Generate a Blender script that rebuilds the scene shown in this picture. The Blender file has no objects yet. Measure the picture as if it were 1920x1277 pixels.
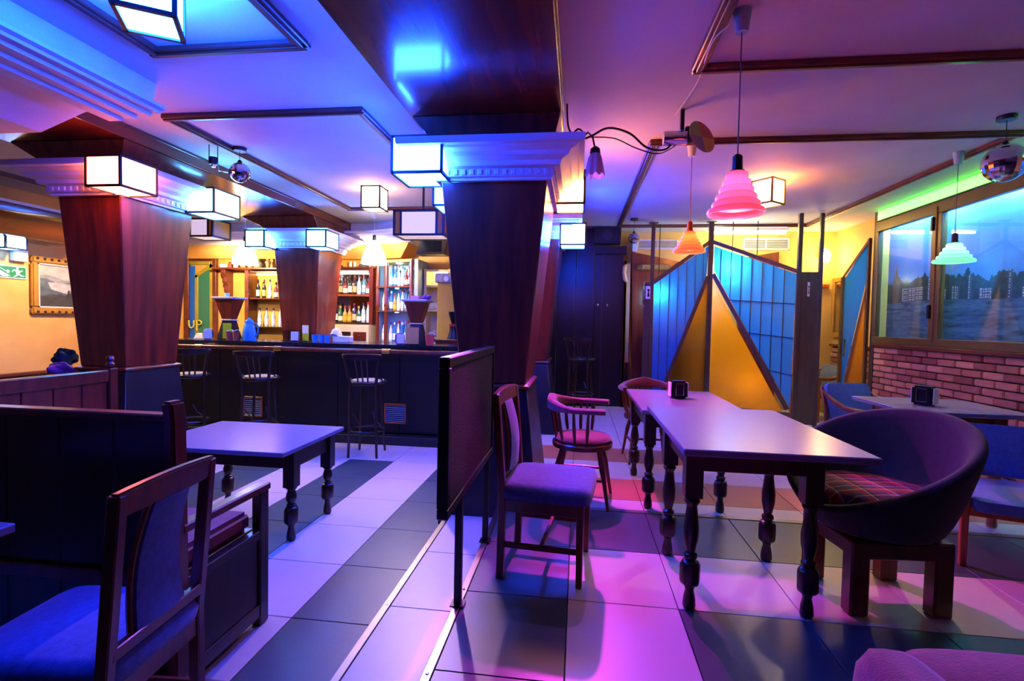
import bpy, bmesh, math, random
from mathutils import Vector, Matrix
random.seed(7)
sc = bpy.context.scene
col = sc.collection
PI = math.pi
R_ = math.radians

# ------------------------------------------------------------ camera, world, exposure
EYE = 1.25
cam_d = bpy.data.cameras.new('camera'); cam = bpy.data.objects.new('camera', cam_d); col.objects.link(cam)
cam_d.sensor_width = 36.0; cam_d.lens = 18.0; cam_d.clip_start = .05
RX = ((0.99144354, -0.02386604, -0.12833597), (0.12905435, 0.03148926, 0.99113743), (0.01961332, 0.99921911, -0.03429984))
cam.matrix_world = Matrix(((RX[0][0], RX[0][1], -RX[0][2], 0), (RX[1][0], RX[1][1], -RX[1][2], 0), (RX[2][0], RX[2][1], -RX[2][2], EYE), (0, 0, 0, 1)))
sc.camera = cam
w = bpy.data.worlds.new('night'); sc.world = w; w.use_nodes = True
w.node_tree.nodes['Background'].inputs[0].default_value = (.30, .34, .55, 1)
w.node_tree.nodes['Background'].inputs[1].default_value = .004
sc.view_settings.view_transform = 'Standard'; sc.view_settings.look = 'None'
sc.view_settings.gamma = 1; sc.view_settings.use_curve_mapping = False
sc.view_settings.exposure = 0.8

# spot lights with no fixtures, most of them added unseen fill: positions, aim points, colours, watts, cone degrees
SPOTS = [
    ('magenta_spot', (-.02, 4.95, 2.40), (.75, 2.3, 0), (1, .04, .95), 230, 66),
    ('pink_spot', (-1.55, 5.30, 2.50), (-1.6, 2.9, -.15), (1, .52, .92), 150, 76),
    ('warm_spot', (2.3, 4.9, 2.62), (1.75, 2.6, 0), (1, .74, .58), 55, 62),
    ('violet_spot', (.28, 3.75, 2.50), (-.25, 2.1, 0), (.45, .12, 1), 45, 66),  # unseen spot added to tint the blue chair and dark tiles
    ('purple_wash', (2.4, -.6, 2.0), (1.9, 2.2, 2.7), (.80, .08, .48), 20, 60),  # unseen uplight added to colour the right ceiling
    ('lounge_fill', (-5.5, 5.3, 2.35), (-5.5, 5.3, 0), (1, .72, .42), 130, 165),  # unseen fill added to brighten the left wall
    ('bar_fill', (-5.3, 7.0, 2.15), (-5.3, 7.9, 1.4), (1, .76, .46), 90, 165),  # unseen fill added to warm the wall behind the bar
    ('shelf_fill', (-2.95, 6.85, 2.15), (-2.95, 7.9, 1.5), (1, .78, .50), 60, 160),  # unseen fill added to warm the right-hand bottle shelves
    ('counter_fill', (-2.2, 6.75, 2.45), (-2.6, 6.0, 1.0), (1, .85, .66), 40, 120),  # unseen fill added over the bar counter
    ('column_wash', (-1.75, 5.1, 2.45), (-3.7, 4.1, 1.45), (.75, .16, .85), 45, 50),  # unseen wash added for the left column's right face
    ('bar_wash', (-2.35, 6.35, 2.45), (-3.5, 6.75, 1.5), (1, .55, .28), 40, 60),  # unseen warm wash added to turn the bar column orange
    ('rose_spot', (2.5, 2.4, 2.55), (3.64, 4.7, .8), (1, .22, .34), 28, 60),  # unseen spot added to redden the brick wall
]
for n, p, a, c, watt, cone in SPOTS:
    l = bpy.data.lights.new(n, 'SPOT'); l.energy = watt; l.color = c; l.spot_size = R_(cone); l.spot_blend = .5; l.shadow_soft_size = .04
    o = bpy.data.objects.new(n + '_light', l); col.objects.link(o); o.location = p
    o.rotation_euler = (Vector(a) - Vector(p)).to_track_quat('-Z', 'Y').to_euler()

# ------------------------------------------------------------ mesh helpers
class M:
    def __init__(s): s.v = []; s.f = []
    def add(s, vs, fs):
        b = len(s.v); s.v += [tuple(q) for q in vs]; s.f += [tuple(b + i for i in t) for t in fs]; return s
    def box(s, x0, x1, y0, y1, z0, z1):
        return s.add([(x0,y0,z0),(x1,y0,z0),(x1,y1,z0),(x0,y1,z0),(x0,y0,z1),(x1,y0,z1),(x1,y1,z1),(x0,y1,z1)],
                     [(0,3,2,1),(4,5,6,7),(0,1,5,4),(1,2,6,5),(2,3,7,6),(3,0,4,7)])
    def cbox(s, cx, cy, cz, sx, sy, sz): return s.box(cx-sx/2, cx+sx/2, cy-sy/2, cy+sy/2, cz-sz/2, cz+sz/2)
    def loft(s, rings, caps=True, closed=True):
        n = len(rings[0]); vs = [p for r in rings for p in r]; fs = []
        for k in range(len(rings)-1):
            for i in range(n if closed else n-1):
                j = (i+1) % n
                fs.append((k*n+i, k*n+j, (k+1)*n+j, (k+1)*n+i))
        if caps: fs.append(tuple(range(n-1, -1, -1))); fs.append(tuple((len(rings)-1)*n+i for i in range(n)))
        return s.add(vs, fs)
    def frus(s, cx, cy, secs):            # secs: (half x, half y, z)
        return s.loft([[(cx-a,cy-b,z),(cx+a,cy-b,z),(cx+a,cy+b,z),(cx-a,cy+b,z)] for a, b, z in secs])
    def lathe(s, prof, n=20, c=(0,0,0), caps=True):
        return s.loft([[(c[0]+r*math.cos(2*PI*i/n), c[1]+r*math.sin(2*PI*i/n), c[2]+z) for i in range(n)] for r, z in prof], caps)
    def bar(s, p0, p1, a, b=None, up=(0,0,1)):   # rectangular bar between two points
        b = b or a; p0 = Vector(p0); p1 = Vector(p1); d = (p1-p0).normalized(); u = Vector(up)
        if abs(d.dot(u)) > .97: u = Vector((0,1,0))
        x = d.cross(u).normalized(); y = x.cross(d).normalized()
        return s.loft([[p + x*a/2*i + y*b/2*j for i, j in ((-1,-1),(1,-1),(1,1),(-1,1))] for p in (p0, p1)])
    def tube(s, pts, r, n=8, caps=True):
        pts = [Vector(p) for p in pts]; rings = []; px = None
        for i, p in enumerate(pts):
            d = (pts[min(i+1, len(pts)-1)] - pts[max(i-1, 0)]).normalized()
            if px is None:
                u = Vector((0,0,1)) if abs(d.z) < .9 else Vector((0,1,0)); px = d.cross(u).normalized()
            else:
                px = (px - d*px.dot(d)).normalized()
            py = d.cross(px); rr = r[i] if isinstance(r, (list, tuple)) else r
            rings.append([p + px*rr*math.cos(2*PI*k/n) + py*rr*math.sin(2*PI*k/n) for k in range(n)])
        return s.loft(rings, caps)
    def prism(s, poly, axis, t0, t1):     # 2d polygon extruded along an axis
        def q(a, b, t): return {'x': (t,a,b), 'y': (a,t,b), 'z': (a,b,t)}[axis]
        return s.loft([[q(a,b,t) for a, b in poly] for t in (t0, t1)])
    def sweep(s, path, prof, closed=False):   # profile (out, z) swept round a plan path (x, y) with mitres; out = left-hand normal * -1
        n = len(path); rings = []
        for i in range(n):
            p = Vector(path[i])
            a = Vector(path[i-1]) if (closed or i > 0) else None
            c = Vector(path[(i+1) % n]) if (closed or i < n-1) else None
            d0 = (p-a).normalized() if a is not None else (c-p).normalized()
            d1 = (c-p).normalized() if c is not None else d0
            n0 = Vector((d0.y, -d0.x)); n1 = Vector((d1.y, -d1.x)); m = (n0+n1).normalized(); k = 1/max(.2, m.dot(n0))
            rings.append([(p.x+m.x*k*o, p.y+m.y*k*o, z) for o, z in prof])
        if closed: rings.append(rings[0])
        return s.loft(rings, caps=not closed)
    def grid(s, fn, nu, nv):
        vs = [fn(i/nu, j/nv) for j in range(nv+1) for i in range(nu+1)]
        fs = [(j*(nu+1)+i, j*(nu+1)+i+1, (j+1)*(nu+1)+i+1, (j+1)*(nu+1)+i) for j in range(nv) for i in range(nu)]
        return s.add(vs, fs)
    def mesh(s, name, mat, bevel=0, segs=1, angle=35, smooth=True):
        me = bpy.data.meshes.new(name); me.from_pydata(s.v, [], s.f)
        bm = bmesh.new(); bm.from_mesh(me)
        if smooth != 'open': bmesh.ops.recalc_face_normals(bm, faces=bm.faces)
        if bevel:
            es = [e for e in bm.edges if len(e.link_faces) == 2 and e.calc_face_angle(0) > R_(28)]
            bmesh.ops.bevel(bm, geom=es, offset=bevel, segments=segs, affect='EDGES', clamp_overlap=True)
        for fc in bm.faces: fc.smooth = bool(smooth)
        for e in bm.edges: e.smooth = not (len(e.link_faces) == 2 and e.calc_face_angle(0) > R_(angle))
        bm.to_mesh(me); bm.free()
        for m in (mat if isinstance(mat, (list, tuple)) else [mat]): me.materials.append(m)
        return me
    def build(s, name, mat, parent=None, loc=(0,0,0), rot=(0,0,0), **k):
        return link(name, s.mesh(name, mat, **k), parent, loc, rot)

def link(name, me, parent=None, loc=(0,0,0), rot=(0,0,0)):
    o = bpy.data.objects.new(name, me); col.objects.link(o); o.parent = parent; o.location = loc; o.rotation_euler = rot
    return o
def tag(o, label=None, cat=None, group=None, kind=None):
    if label: o['label'] = label
    if cat: o['category'] = cat
    if group: o['group'] = group
    if kind: o['kind'] = kind
    return o
def thing(name, label, cat, loc=(0,0,0), rz=0, group=None):
    o = bpy.data.objects.new(name, None); col.objects.link(o); o.location = loc; o.rotation_euler = (0,0,rz); o.empty_display_size = .1
    return tag(o, label, cat, group)
def dup(root, loc, rz, label=None, group=None):
    def cp(o, par):
        c = o.copy(); col.objects.link(c); c.parent = par
        for ch in o.children: cp(ch, c)
        return c
    r = cp(root, None); r.location = loc; r.rotation_euler = (0,0,rz)
    if label: r['label'] = label
    if group: r['group'] = group
    return r
def struct(o, label=None): return tag(o, label, kind='structure')
def empty_struct(name, label=None):
    o = bpy.data.objects.new(name, None); col.objects.link(o); return struct(o, label)
def subsurf(o, n=1):
    m = o.modifiers.new('s', 'SUBSURF'); m.levels = n; m.render_levels = n; return o
ORD = ['first','second','third','fourth','fifth','sixth','seventh','eighth','ninth','tenth','eleventh','twelfth','thirteenth','fourteenth']

# ------------------------------------------------------------ materials
def lin(h):
    if not isinstance(h, str): return h
    c = [int(h[i:i+2], 16)/255 for i in (0, 2, 4)]
    return tuple(x/12.92 if x <= .04045 else ((x+.055)/1.055)**2.4 for x in c)
def nodes(name):
    m = bpy.data.materials.new(name); m.use_nodes = True; nt = m.node_tree
    return m, nt, nt.nodes['Principled BSDF']
def coords(nt, scale, rot=(0,0,0)):
    tc = nt.nodes.new('ShaderNodeTexCoord'); mp = nt.nodes.new('ShaderNodeMapping')
    mp.inputs['Scale'].default_value = scale if isinstance(scale, (tuple, list)) else (scale,)*3
    mp.inputs['Rotation'].default_value = rot
    nt.links.new(tc.outputs['Object'], mp.inputs['Vector']); return mp.outputs['Vector']
def ramp(nt, fac, stops):
    r = nt.nodes.new('ShaderNodeValToRGB'); e = r.color_ramp.elements
    while len(e) < len(stops): e.new(.5)
    for i, (p, c) in enumerate(stops): e[i].position = p; e[i].color = (*lin(c), 1)
    nt.links.new(fac, r.inputs[0]); return r.outputs[0]
def mat(name, c, rough=.5, metal=0, var=.12, scale=6, bump=0, bscale=60, coat=0, spec=.5, c2=None, stretch=(1,1,1), sheen=0, detail=4, rand=0):
    m, nt, b = nodes(name); c = lin(c)
    hi = lin(c2) if c2 else tuple(min(1, x*(1+var)) for x in c); lo = c if c2 else tuple(x*(1-var) for x in c)
    v = coords(nt, tuple(scale*t for t in stretch))
    nz = nt.nodes.new('ShaderNodeTexNoise'); nz.inputs['Scale'].default_value = 1; nz.inputs['Detail'].default_value = detail
    nt.links.new(v, nz.inputs['Vector']); fac = nz.outputs['Fac']
    if rand:
        oi = nt.nodes.new('ShaderNodeObjectInfo'); mx = nt.nodes.new('ShaderNodeMix'); mx.inputs[0].default_value = rand
        nt.links.new(fac, mx.inputs[2]); nt.links.new(oi.outputs['Random'], mx.inputs[3]); fac = mx.outputs[0]
    nt.links.new(ramp(nt, fac, [(.3 if not rand else .1, lo), (.7 if not rand else .9, hi)]), b.inputs['Base Color'])
    b.inputs['Roughness'].default_value = rough; b.inputs['Metallic'].default_value = metal
    b.inputs['Coat Weight'].default_value = coat; b.inputs['Coat Roughness'].default_value = .12
    b.inputs['Specular IOR Level'].default_value = spec; b.inputs['Sheen Weight'].default_value = sheen
    if bump:
        n2 = nt.nodes.new('ShaderNodeTexNoise'); n2.inputs['Scale'].default_value = bscale; n2.inputs['Detail'].default_value = 3
        nt.links.new(coords(nt, stretch), n2.inputs['Vector'])
        bp = nt.nodes.new('ShaderNodeBump'); bp.inputs['Strength'].default_value = bump; bp.inputs['Distance'].default_value = .01
        nt.links.new(n2.outputs['Fac'], bp.inputs['Height']); nt.links.new(bp.outputs[0], b.inputs['Normal'])
    return m
def emit(name, c, s=1, surf=None):
    m, nt, b = nodes(name); b.inputs['Base Color'].default_value = (*lin(surf or 'e8e8e8'), 1); b.inputs['Roughness'].default_value = .4
    b.inputs['Emission Color'].default_value = (*lin(c), 1); b.inputs['Emission Strength'].default_value = s; return m
def glass(name, c, rough=.12, amount=.6, bump=.5, bscale=70, gloss=.05):
    # textured stained glass: light passes diffusely, surface shines
    m, nt, b = nodes(name); nt.nodes.remove(b); out = nt.nodes['Material Output']
    tr = nt.nodes.new('ShaderNodeBsdfTranslucent'); tr.inputs[0].default_value = (*lin(c), 1)
    df = nt.nodes.new('ShaderNodeBsdfDiffuse'); df.inputs[0].default_value = (*lin(c), 1)
    gl = nt.nodes.new('ShaderNodeBsdfGlossy'); gl.inputs['Roughness'].default_value = rough
    m1 = nt.nodes.new('ShaderNodeMixShader'); m1.inputs[0].default_value = 1-amount
    nt.links.new(tr.outputs[0], m1.inputs[1]); nt.links.new(df.outputs[0], m1.inputs[2])
    lw = nt.nodes.new('ShaderNodeLayerWeight'); fr = nt.nodes.new('ShaderNodeMath'); fr.operation = 'POWER'; fr.inputs[1].default_value = 5; nt.links.new(lw.outputs['Facing'], fr.inputs[0])
    ad = nt.nodes.new('ShaderNodeMath'); ad.operation = 'ADD'; ad.inputs[1].default_value = gloss; nt.links.new(fr.outputs[0], ad.inputs[0])
    m2 = nt.nodes.new('ShaderNodeMixShader'); nt.links.new(ad.outputs[0], m2.inputs[0]); nt.links.new(m1.outputs[0], m2.inputs[1]); nt.links.new(gl.outputs[0], m2.inputs[2])
    vz = nt.nodes.new('ShaderNodeTexVoronoi'); vz.inputs['Scale'].default_value = bscale; nt.links.new(coords(nt, 1), vz.inputs['Vector'])
    bp = nt.nodes.new('ShaderNodeBump'); bp.inputs['Strength'].default_value = bump; bp.inputs['Distance'].default_value = .01
    nt.links.new(vz.outputs['Distance'], bp.inputs['Height']); nt.links.new(bp.outputs[0], gl.inputs['Normal'])
    nt.links.new(m2.outputs[0], out.inputs[0]); return m
def pane_glass(name):
    m, nt, b = nodes(name); nt.nodes.remove(b); out = nt.nodes['Material Output']
    tr = nt.nodes.new('ShaderNodeBsdfTransparent'); tr.inputs[0].default_value = (.93, .97, .96, 1); gl = nt.nodes.new('ShaderNodeBsdfGlossy'); gl.inputs['Roughness'].default_value = .004
    lw = nt.nodes.new('ShaderNodeLayerWeight'); pw = nt.nodes.new('ShaderNodeMath'); pw.operation = 'POWER'; pw.inputs[1].default_value = 4; nt.links.new(lw.outputs['Facing'], pw.inputs[0]); fr = nt.nodes.new('ShaderNodeMath'); fr.operation = 'MULTIPLY_ADD'; fr.inputs[1].default_value = .5; fr.inputs[2].default_value = .05; nt.links.new(pw.outputs[0], fr.inputs[0]); mx = nt.nodes.new('ShaderNodeMixShader')
    nt.links.new(fr.outputs[0], mx.inputs[0]); nt.links.new(tr.outputs[0], mx.inputs[1]); nt.links.new(gl.outputs[0], mx.inputs[2]); nt.links.new(mx.outputs[0], out.inputs[0]); return m
def clear(name, c='ffffff', rough=.02, ior=1.45):
    m, nt, b = nodes(name); b.inputs['Base Color'].default_value = (*lin(c), 1); b.inputs['Roughness'].default_value = rough
    b.inputs['Transmission Weight'].default_value = 1; b.inputs['IOR'].default_value = ior; return m
def vcol(name, rough=.5, spec=.4):
    m, nt, b = nodes(name); a = nt.nodes.new('ShaderNodeVertexColor'); a.layer_name = 'print'
    nt.links.new(a.outputs[0], b.inputs['Base Color']); b.inputs['Roughness'].default_value = rough; b.inputs['Specular IOR Level'].default_value = spec; return m

MT = {}
MT['ceil'] = mat('ceiling_paint', 'c4bcb8', .75, var=.05, scale=2.5, bump=.12, bscale=35)
MT['mahog'] = mat('mahogany', '4a1a12', .28, c2='7c3018', scale=3.2, stretch=(5,5,.5), coat=.35, bump=.05, bscale=40)
MT['mahog_h'] = mat('mahogany_flat', '54200f', .22, c2='7a3018', scale=2.2, stretch=(5,.5,1), coat=.5)
MT['trim'] = mat('trim_wood', '4a1c12', .4, c2='6d2f1c', scale=4, stretch=(1,1,3), coat=.2)
MT['cap'] = mat('plaster_white', 'cfc8d2', .6, var=.05, scale=8, bump=.1, bscale=80)
MT['black'] = mat('black_stone', '0c0c12', .4, c2='1a1a24', scale=5, bump=.25, bscale=14)
MT['blackwood'] = mat('black_wood', '060606', .42, c2='110f0d', scale=4, stretch=(6,6,.6), bump=.1)
MT['tile_l'] = mat('tile_light', 'bdb3ad', .38, var=.05, scale=7, rand=.35, bump=.03)
MT['tile_d'] = mat('tile_dark', '39484a', .36, var=.14, scale=9, rand=.35, bump=.04)
MT['tile_t'] = mat('tile_terracotta', 'a86a44', .42, var=.12, scale=7, rand=.35, bump=.03)
MT['grout'] = mat('grout', '3c3834', .8)
MT['metal'] = mat('steel_strip', '8b8580', .35, 1, var=.1)
MT['iron'] = mat('black_iron', '0b0b0d', .35, .3)
MT['wall'] = mat('sponged_plaster', 'd4902f', .8, c2='e2ae62', scale=1.6, detail=8, bump=.08, bscale=25)
MT['wall_y'] = mat('yellow_plaster', 'cf9f4a', .8, c2='dcb565', scale=1.6, detail=8, bump=.08, bscale=25)
MT['brick'] = mat('brick_face', '7c3a2c', .8, c2='cf936c', scale=10, rand=.7, bump=.5, bscale=45)
MT['mortar'] = mat('mortar', '4a3f3a', .9)
MT['lframe'] = mat('lantern_frame', '17110e', .4)
MT['dwood'] = mat('dark_wood', '1d0f0a', .35, c2='351a10', scale=5, stretch=(4,4,.7), coat=.2)
MT['redwood'] = mat('red_wood', '4c160d', .32, c2='74281a', scale=5, stretch=(4,4,.7), coat=.3)
MT['orangewood'] = mat('orange_wood', '8a3f1c', .35, c2='a9582c', scale=5, stretch=(4,4,.7), coat=.25)
MT['blue_f'] = mat('blue_fabric', '2c3a86', .9, c2='4250a4', scale=40, sheen=.4, bump=.3, bscale=250)
MT['lblue_f'] = mat('sky_blue_fabric', '2f5f9e', .9, c2='3f74b4', scale=40, sheen=.4, bump=.3, bscale=250)
MT['red_f'] = mat('crimson_fabric', '641430', .9, c2='7e1c40', scale=40, sheen=.4, bump=.3, bscale=250)
MT['navy_f'] = mat('navy_fabric', '10131e', .9, c2='191d2c', scale=30, sheen=.08, bump=.3, bscale=250)
MT['lam'] = mat('satin_table_top', '787288', .25, var=.02, scale=20)
MT['chrome'] = mat('chrome', 'd0d0d4', .12, 1, var=.02)
MT['brass'] = mat('brass', 'd8b070', .25, 1, var=.05)
MT['white'] = mat('white_plastic', 'e2e0da', .4, var=.03)
MT['part'] = mat('partition_wood', '3a2c1e', .45, c2='4d3b28', scale=4, stretch=(4,4,.6))
MT['winf'] = mat('bronze_window_frame', '6e5a2c', .35, .35, var=.08)
MT['glassb'] = glass('blue_cathedral_glass', (.012, .27, .95))
MT['glassy'] = glass('amber_cathedral_glass', (.80, .40, .008), bump=.15, amount=.88)
# ------------------------------------------------------------ the room
ZC = 2.71; XR = 3.64; YB = 8.25; XL = -6.6; XA = -.515; XB = -.868; YS = 1.67
fl = empty_struct('floor')
def slab(x0, x1, y0, y1, z): M().box(x0, x1, y0, y1, z-.30, z-.012).build('screed', MT['grout'], fl)
slab(XA, 5.2, -5, YB, 0); slab(XB, XA-.001, YS, YB, -.075); slab(XL, XA-.001, -5, YS-.001, -.075); slab(XL, XB-.001, YS, YB, -.15)
tcache = {}
def tile(x0, x1, y0, y1, z, kind):
    g = .0022; k = (round(x1-x0, 3), round(y1-y0, 3), kind)
    if k not in tcache:
        hx = (x1-x0)/2-g; hy = (y1-y0)/2-g
        tcache[k] = M().box(-hx, hx, -hy, hy, -.012, 0).mesh('floor_tile', MT[kind], bevel=.0015)
    link('floor_tile', tcache[k], fl, ((x0+x1)/2, (y0+y1)/2, z))
def rng(a, b, st):
    n = max(1, round((b-a)/st)); return [(a+(b-a)*i/n, a+(b-a)*(i+1)/n) for i in range(n)]
# raised dining level: dark frame, white frame, dark field, striped far part
XC = [(XA+.03, -.02), (-.02, .468)] + [(.468+.53*i, .468+.53*(i+1)) for i in range(6)]
for i, (x0, x1) in enumerate(XC):
    for y0, y1 in [(1.20, 1.75), (1.75, 2.30), (2.30, 2.85), (2.85, 3.45)]:
        k = 'tile_d' if i == 0 or y0 > 2.8 or (i > 1 and y1 < 2.35) else 'tile_l'
        tile(x0, x1, y0, y1, 0, k)
    far = [(3.50, 3.70, 'tile_l'), (3.70, 4.20, 'tile_t'), (4.20, 4.72, 'tile_l'), (4.72, 5.24, 'tile_t'), (5.24, 5.80, 'tile_l'), (5.80, 6.40, 'tile_l'), (6.40, 7.0, 'tile_l'), (7.0, 7.6, 'tile_l'), (7.6, YB, 'tile_l')]
    for y0, y1, k in far: tile(x0, x1, y0, y1, 0, k)
# middle step
for y0, y1 in rng(YS, 3.40, .5): tile(XB+.03, XA-.003, y0, y1, -.075, 'tile_l')
for x0, x1 in rng(-2.9, XA-.003, .5):
    for y0, y1 in ((.65, 1.15), (1.15, YS-.03)): tile(x0, x1, y0, y1, -.075, 'tile_l')
# lower bar level, stripes running to the bar
for x0, x1, k in [(-1.30, XB-.003, 'tile_d'), (-1.79, -1.30, 'tile_l'), (-2.25, -1.79, 'tile_d'), (-2.73, -2.25, 'tile_l'), (-3.2, -2.73, 'tile_d'), (-3.7, -3.2, 'tile_l'), (-4.2, -3.7, 'tile_d'), (-4.7, -4.2, 'tile_l')]:
    for y0, y1 in rng(YS+.003, 4.86, .53): tile(x0, x1, y0, y1, -.15, k)
    for y0, y1 in ((4.86, 5.38), (5.38, 5.62)): tile(x0, x1, y0, y1, -.15, 'tile_l')
# metal nosings with screws
def nosing(n, label, x0, x1, y0, y1, z, scr):
    t = empty_struct(n)
    M().box(x0, x1, y0, y1, z-.012, z+.004).build('strip', MT['metal'], t, bevel=.002)
    for x, y in scr: M().lathe([(.007, z+.003), (.006, z+.0065), (.001, z+.007)], 10, (x, y, 0)).build('screw', MT['chrome'], t)
nosing('trim_1', None, XA-.004, XA+.03, -1.2, 3.42, 0, [(XA+.013, y) for y in (1.72, 2.3, 2.9)])
nosing('trim_2', None, XB-.004, XB+.03, YS-.02, 3.42, -.075, [(XB+.013, y) for y in (1.70, 2.25, 2.85)])
nosing('trim_3', None, XL+.02, XB-.006, YS-.03, YS+.004, -.075, [(x, YS-.013) for x in (-.92, -1.5, -2.1)])
nosing('trim_4', None, XA+.035, XR, 3.452, 3.498, 0, [(x, 3.475) for x in (.6, 1.6, 2.6)])

# walls
struct(M().box(XL-.15, XL, -5, YB, -.4, ZC).build('wall_left', MT['wall']))
wb = struct(M().box(XL, .0, YB-.35, YB, -.4, ZC).build('wall_back', MT['wall']))
struct(M().box(.0, 4.5, YB+.02, YB+.17, -.4, ZC).build('wall_far', MT['wall_y']))
struct(M().box(XL, 5.2, -5.15, -5, -.4, ZC).build('wall_rear', MT['blackwood']))
wr = empty_struct('wall_right')
M().box(XR+.02, XR+.2, -5, 6.95, -.05, 1.06).build('brick_backing', MT['mortar'], wr)
M().box(XR+.0, XR+.2, -5, 6.95, 2.60, ZC).build('window_head', MT['wall_y'], wr)
M().box(XR, XR+.2, -5, 3.2, 1.06, 2.60).build('side_pier', MT['wall_y'], wr)
M().box(XR, XR+.2, 6.86, 6.95, 1.06, 2.60).build('end_pier', MT['wall_y'], wr)
M().box(3.80, 3.95, 6.95, YB+.1, 1.0, ZC).build('alcove_wall', MT['wall_y'], wr)
M().box(3.81, 3.95, 6.95, YB+.1, -.05, 1.0).build('alcove_brick_backing', MT['mortar'], wr)
bl, bh, bd = .247, .0735, .034
bmeshes = [M().box(-bd, 0, -(L-.012)/2, (L-.012)/2, -(bh-.012)/2, (bh-.012)/2).mesh('brick', MT['brick'], bevel=.006, segs=2) for L in (bl, bl*.62)]
for r in range(14):
    z = 1.045-bh*(r+.5)
    if z < .05: break
    y = 6.86; first = True
    while y > 3.05 and z > .0:
        L = bl*.62 if (first and r % 2) else bl
        y0 = y-L
        # only as far as the picture can show
        if z > .32 or y0 > 4.3: link('brick', bmeshes[1 if L < bl else 0], wr, (XR+.02+random.uniform(-.004, .004), (y+y0)/2, z))
        y = y0; first = False
for r in range(9):
    z = .98-bh*(r+.5)
    for q in range(5): link('brick', bmeshes[0], wr, (3.81, 7.05+.05*(r % 2)+bl*(q+.4), z))
M().box(3.74, 3.84, 6.96, YB, 1.0, 1.03).build('brick_ledge', MT['trim'], wr, bevel=.006)
M().box(XR-.05, XR+.1, 3.2, 6.86, 1.045, 1.085).build('sill', MT['trim'], wr, bevel=.006)

struct(M().box(XL, 5.2, -5.15, YB+.2, ZC, ZC+.1).build('ceiling', MT['ceil']))
# stepped ceiling frames of dark wood
def frame(n, segs, wd=.065):
    t = empty_struct(n)
    for (x0, y0), (x1, y1) in segs:
        M().bar((x0, y0, ZC-.016), (x1, y1, ZC-.016), wd, .032).build('moulding', MT['trim'], t, bevel=.006)
        M().bar((x0, y0, ZC-.036), (x1, y1, ZC-.036), wd*.4, .012).build('bead', MT['trim'], t, bevel=.004)
frame('trim_5', [((-2.33, .2), (-2.33, 2.58)), ((-2.363, 2.58), (-1.447, 2.58)), ((-1.48, 2.58), (-1.48, .2))], .075)
frame('trim_6', [((-3.0, 3.42), (-3.0, 6.4)), ((-3.033, 3.42), (-1.50, 3.42)), ((-1.53, 3.42), (-1.53, 6.4)), ((-3.03, 6.4), (-1.5, 6.4))])
frame('trim_7', [((.63, .2), (.63, 3.03)), ((.60, 3.03), (3.55, 3.03))], .07)
frame('trim_8', [((.55, 4.2), (.55, 7.69)), ((.52, 4.2), (3.16, 4.2)), ((3.13, 4.2), (3.13, 7.69)), ((.52, 7.66), (3.16, 7.66))])
frame('trim_9', [((-5.95, 3.2), (-5.95, 7.0)), ((-5.98, 7.0), (-5.1, 7.0))])
# cable run clipped along the ceiling at the spot lamp
# ------------------------------------------------------------ columns, beams, canopies
CAPP = [(0,2.19),(.03,2.19),(.03,2.206),(.048,2.214),(.048,2.262),(.085,2.27),(.095,2.298),(.14,2.318),(.15,2.342),(.195,2.356),(.205,2.366),(.235,2.372),(.24,2.386),(.24,2.415),(0,2.415)]
dent = None
def column(label, cx, cy, top, waist, base, zb, beam, dsides='fr'):
    global dent
    t = thing('column', label, 'column', (cx, cy, zb))
    def bl(m, n, mt, par=t, **k): return m.build(n, mt, par, (-cx, -cy, -zb) if par is t else (0,0,0), **k)
    bl(M().frus(cx, cy, [(base[0], base[1], zb), (base[0], base[1], zb+.05), (waist[0]+.015, waist[1]+.015, .79)]), 'plinth', MT['black'], bevel=.006)
    bl(M().frus(cx, cy, [(waist[0]+.02, waist[1]+.02, .79), (waist[0]+.03, waist[1]+.03, .80), (waist[0]+.03, waist[1]+.03, .812), (waist[0]+.005, waist[1]+.005, .825)]), 'base_moulding', MT['mahog'], bevel=.003)
    bl(M().frus(cx, cy, [(waist[0], waist[1], .825), (top[0], top[1], 2.195)]), 'shaft', MT['mahog'], bevel=.008)
    rect = [(cx-top[0], cy-top[1]), (cx+top[0], cy-top[1]), (cx+top[0], cy+top[1]), (cx-top[0], cy+top[1])]
    cp = bl(M().sweep(rect, CAPP, True), 'capital', MT['cap'], angle=20)
    if dent is None: dent = M().box(-.014, .014, -.012, 0, -.017, .017).mesh('dentil', MT['cap'], bevel=.003)
    n = int(2*(top[0]+.03)/.055)
    if 'f' in dsides:
        for i in range(n): link('dentil', dent, cp, (cx-(n-1)*.0275+i*.055, cy-top[1]-.046, 2.238))
    n = int(2*(top[1]+.03)/.055)
    if 'r' in dsides:
        for i in range(n): link('dentil', dent, cp, (cx+top[0]+.046, cy-(n-1)*.0275+i*.055, 2.238), (0, 0, PI/2))
    if beam:
        a, b = top[0]+.03, top[1]+.03
        bl(M().loft([[(cx-a,cy-b,2.41),(cx+a,cy-b,2.41),(cx+a,cy+b,2.41),(cx-a,cy+b,2.41)],
                     [(beam[0]+.01,cy-b-.06,2.60),(beam[1]-.01,cy-b-.06,2.60),(beam[1]-.01,cy+b+.06,2.60),(beam[0]+.01,cy+b+.06,2.60)]]), 'head_block', MT['mahog'], bevel=.006)
    return t
BM1 = (-4.50, -3.456); BM2 = (-1.134, -.135)
column('tapering mahogany column between the plank bench and the bar, lanterns at its right corners', -3.88, 4.01, (.28,.38), (.21,.27), (.29,.37), -.15, BM1)
column('large dark tapering column in the middle, behind the felt screen', -.585, 3.85, (.358,.45), (.228,.33), (.345,.46), -.15, BM2)
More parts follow.
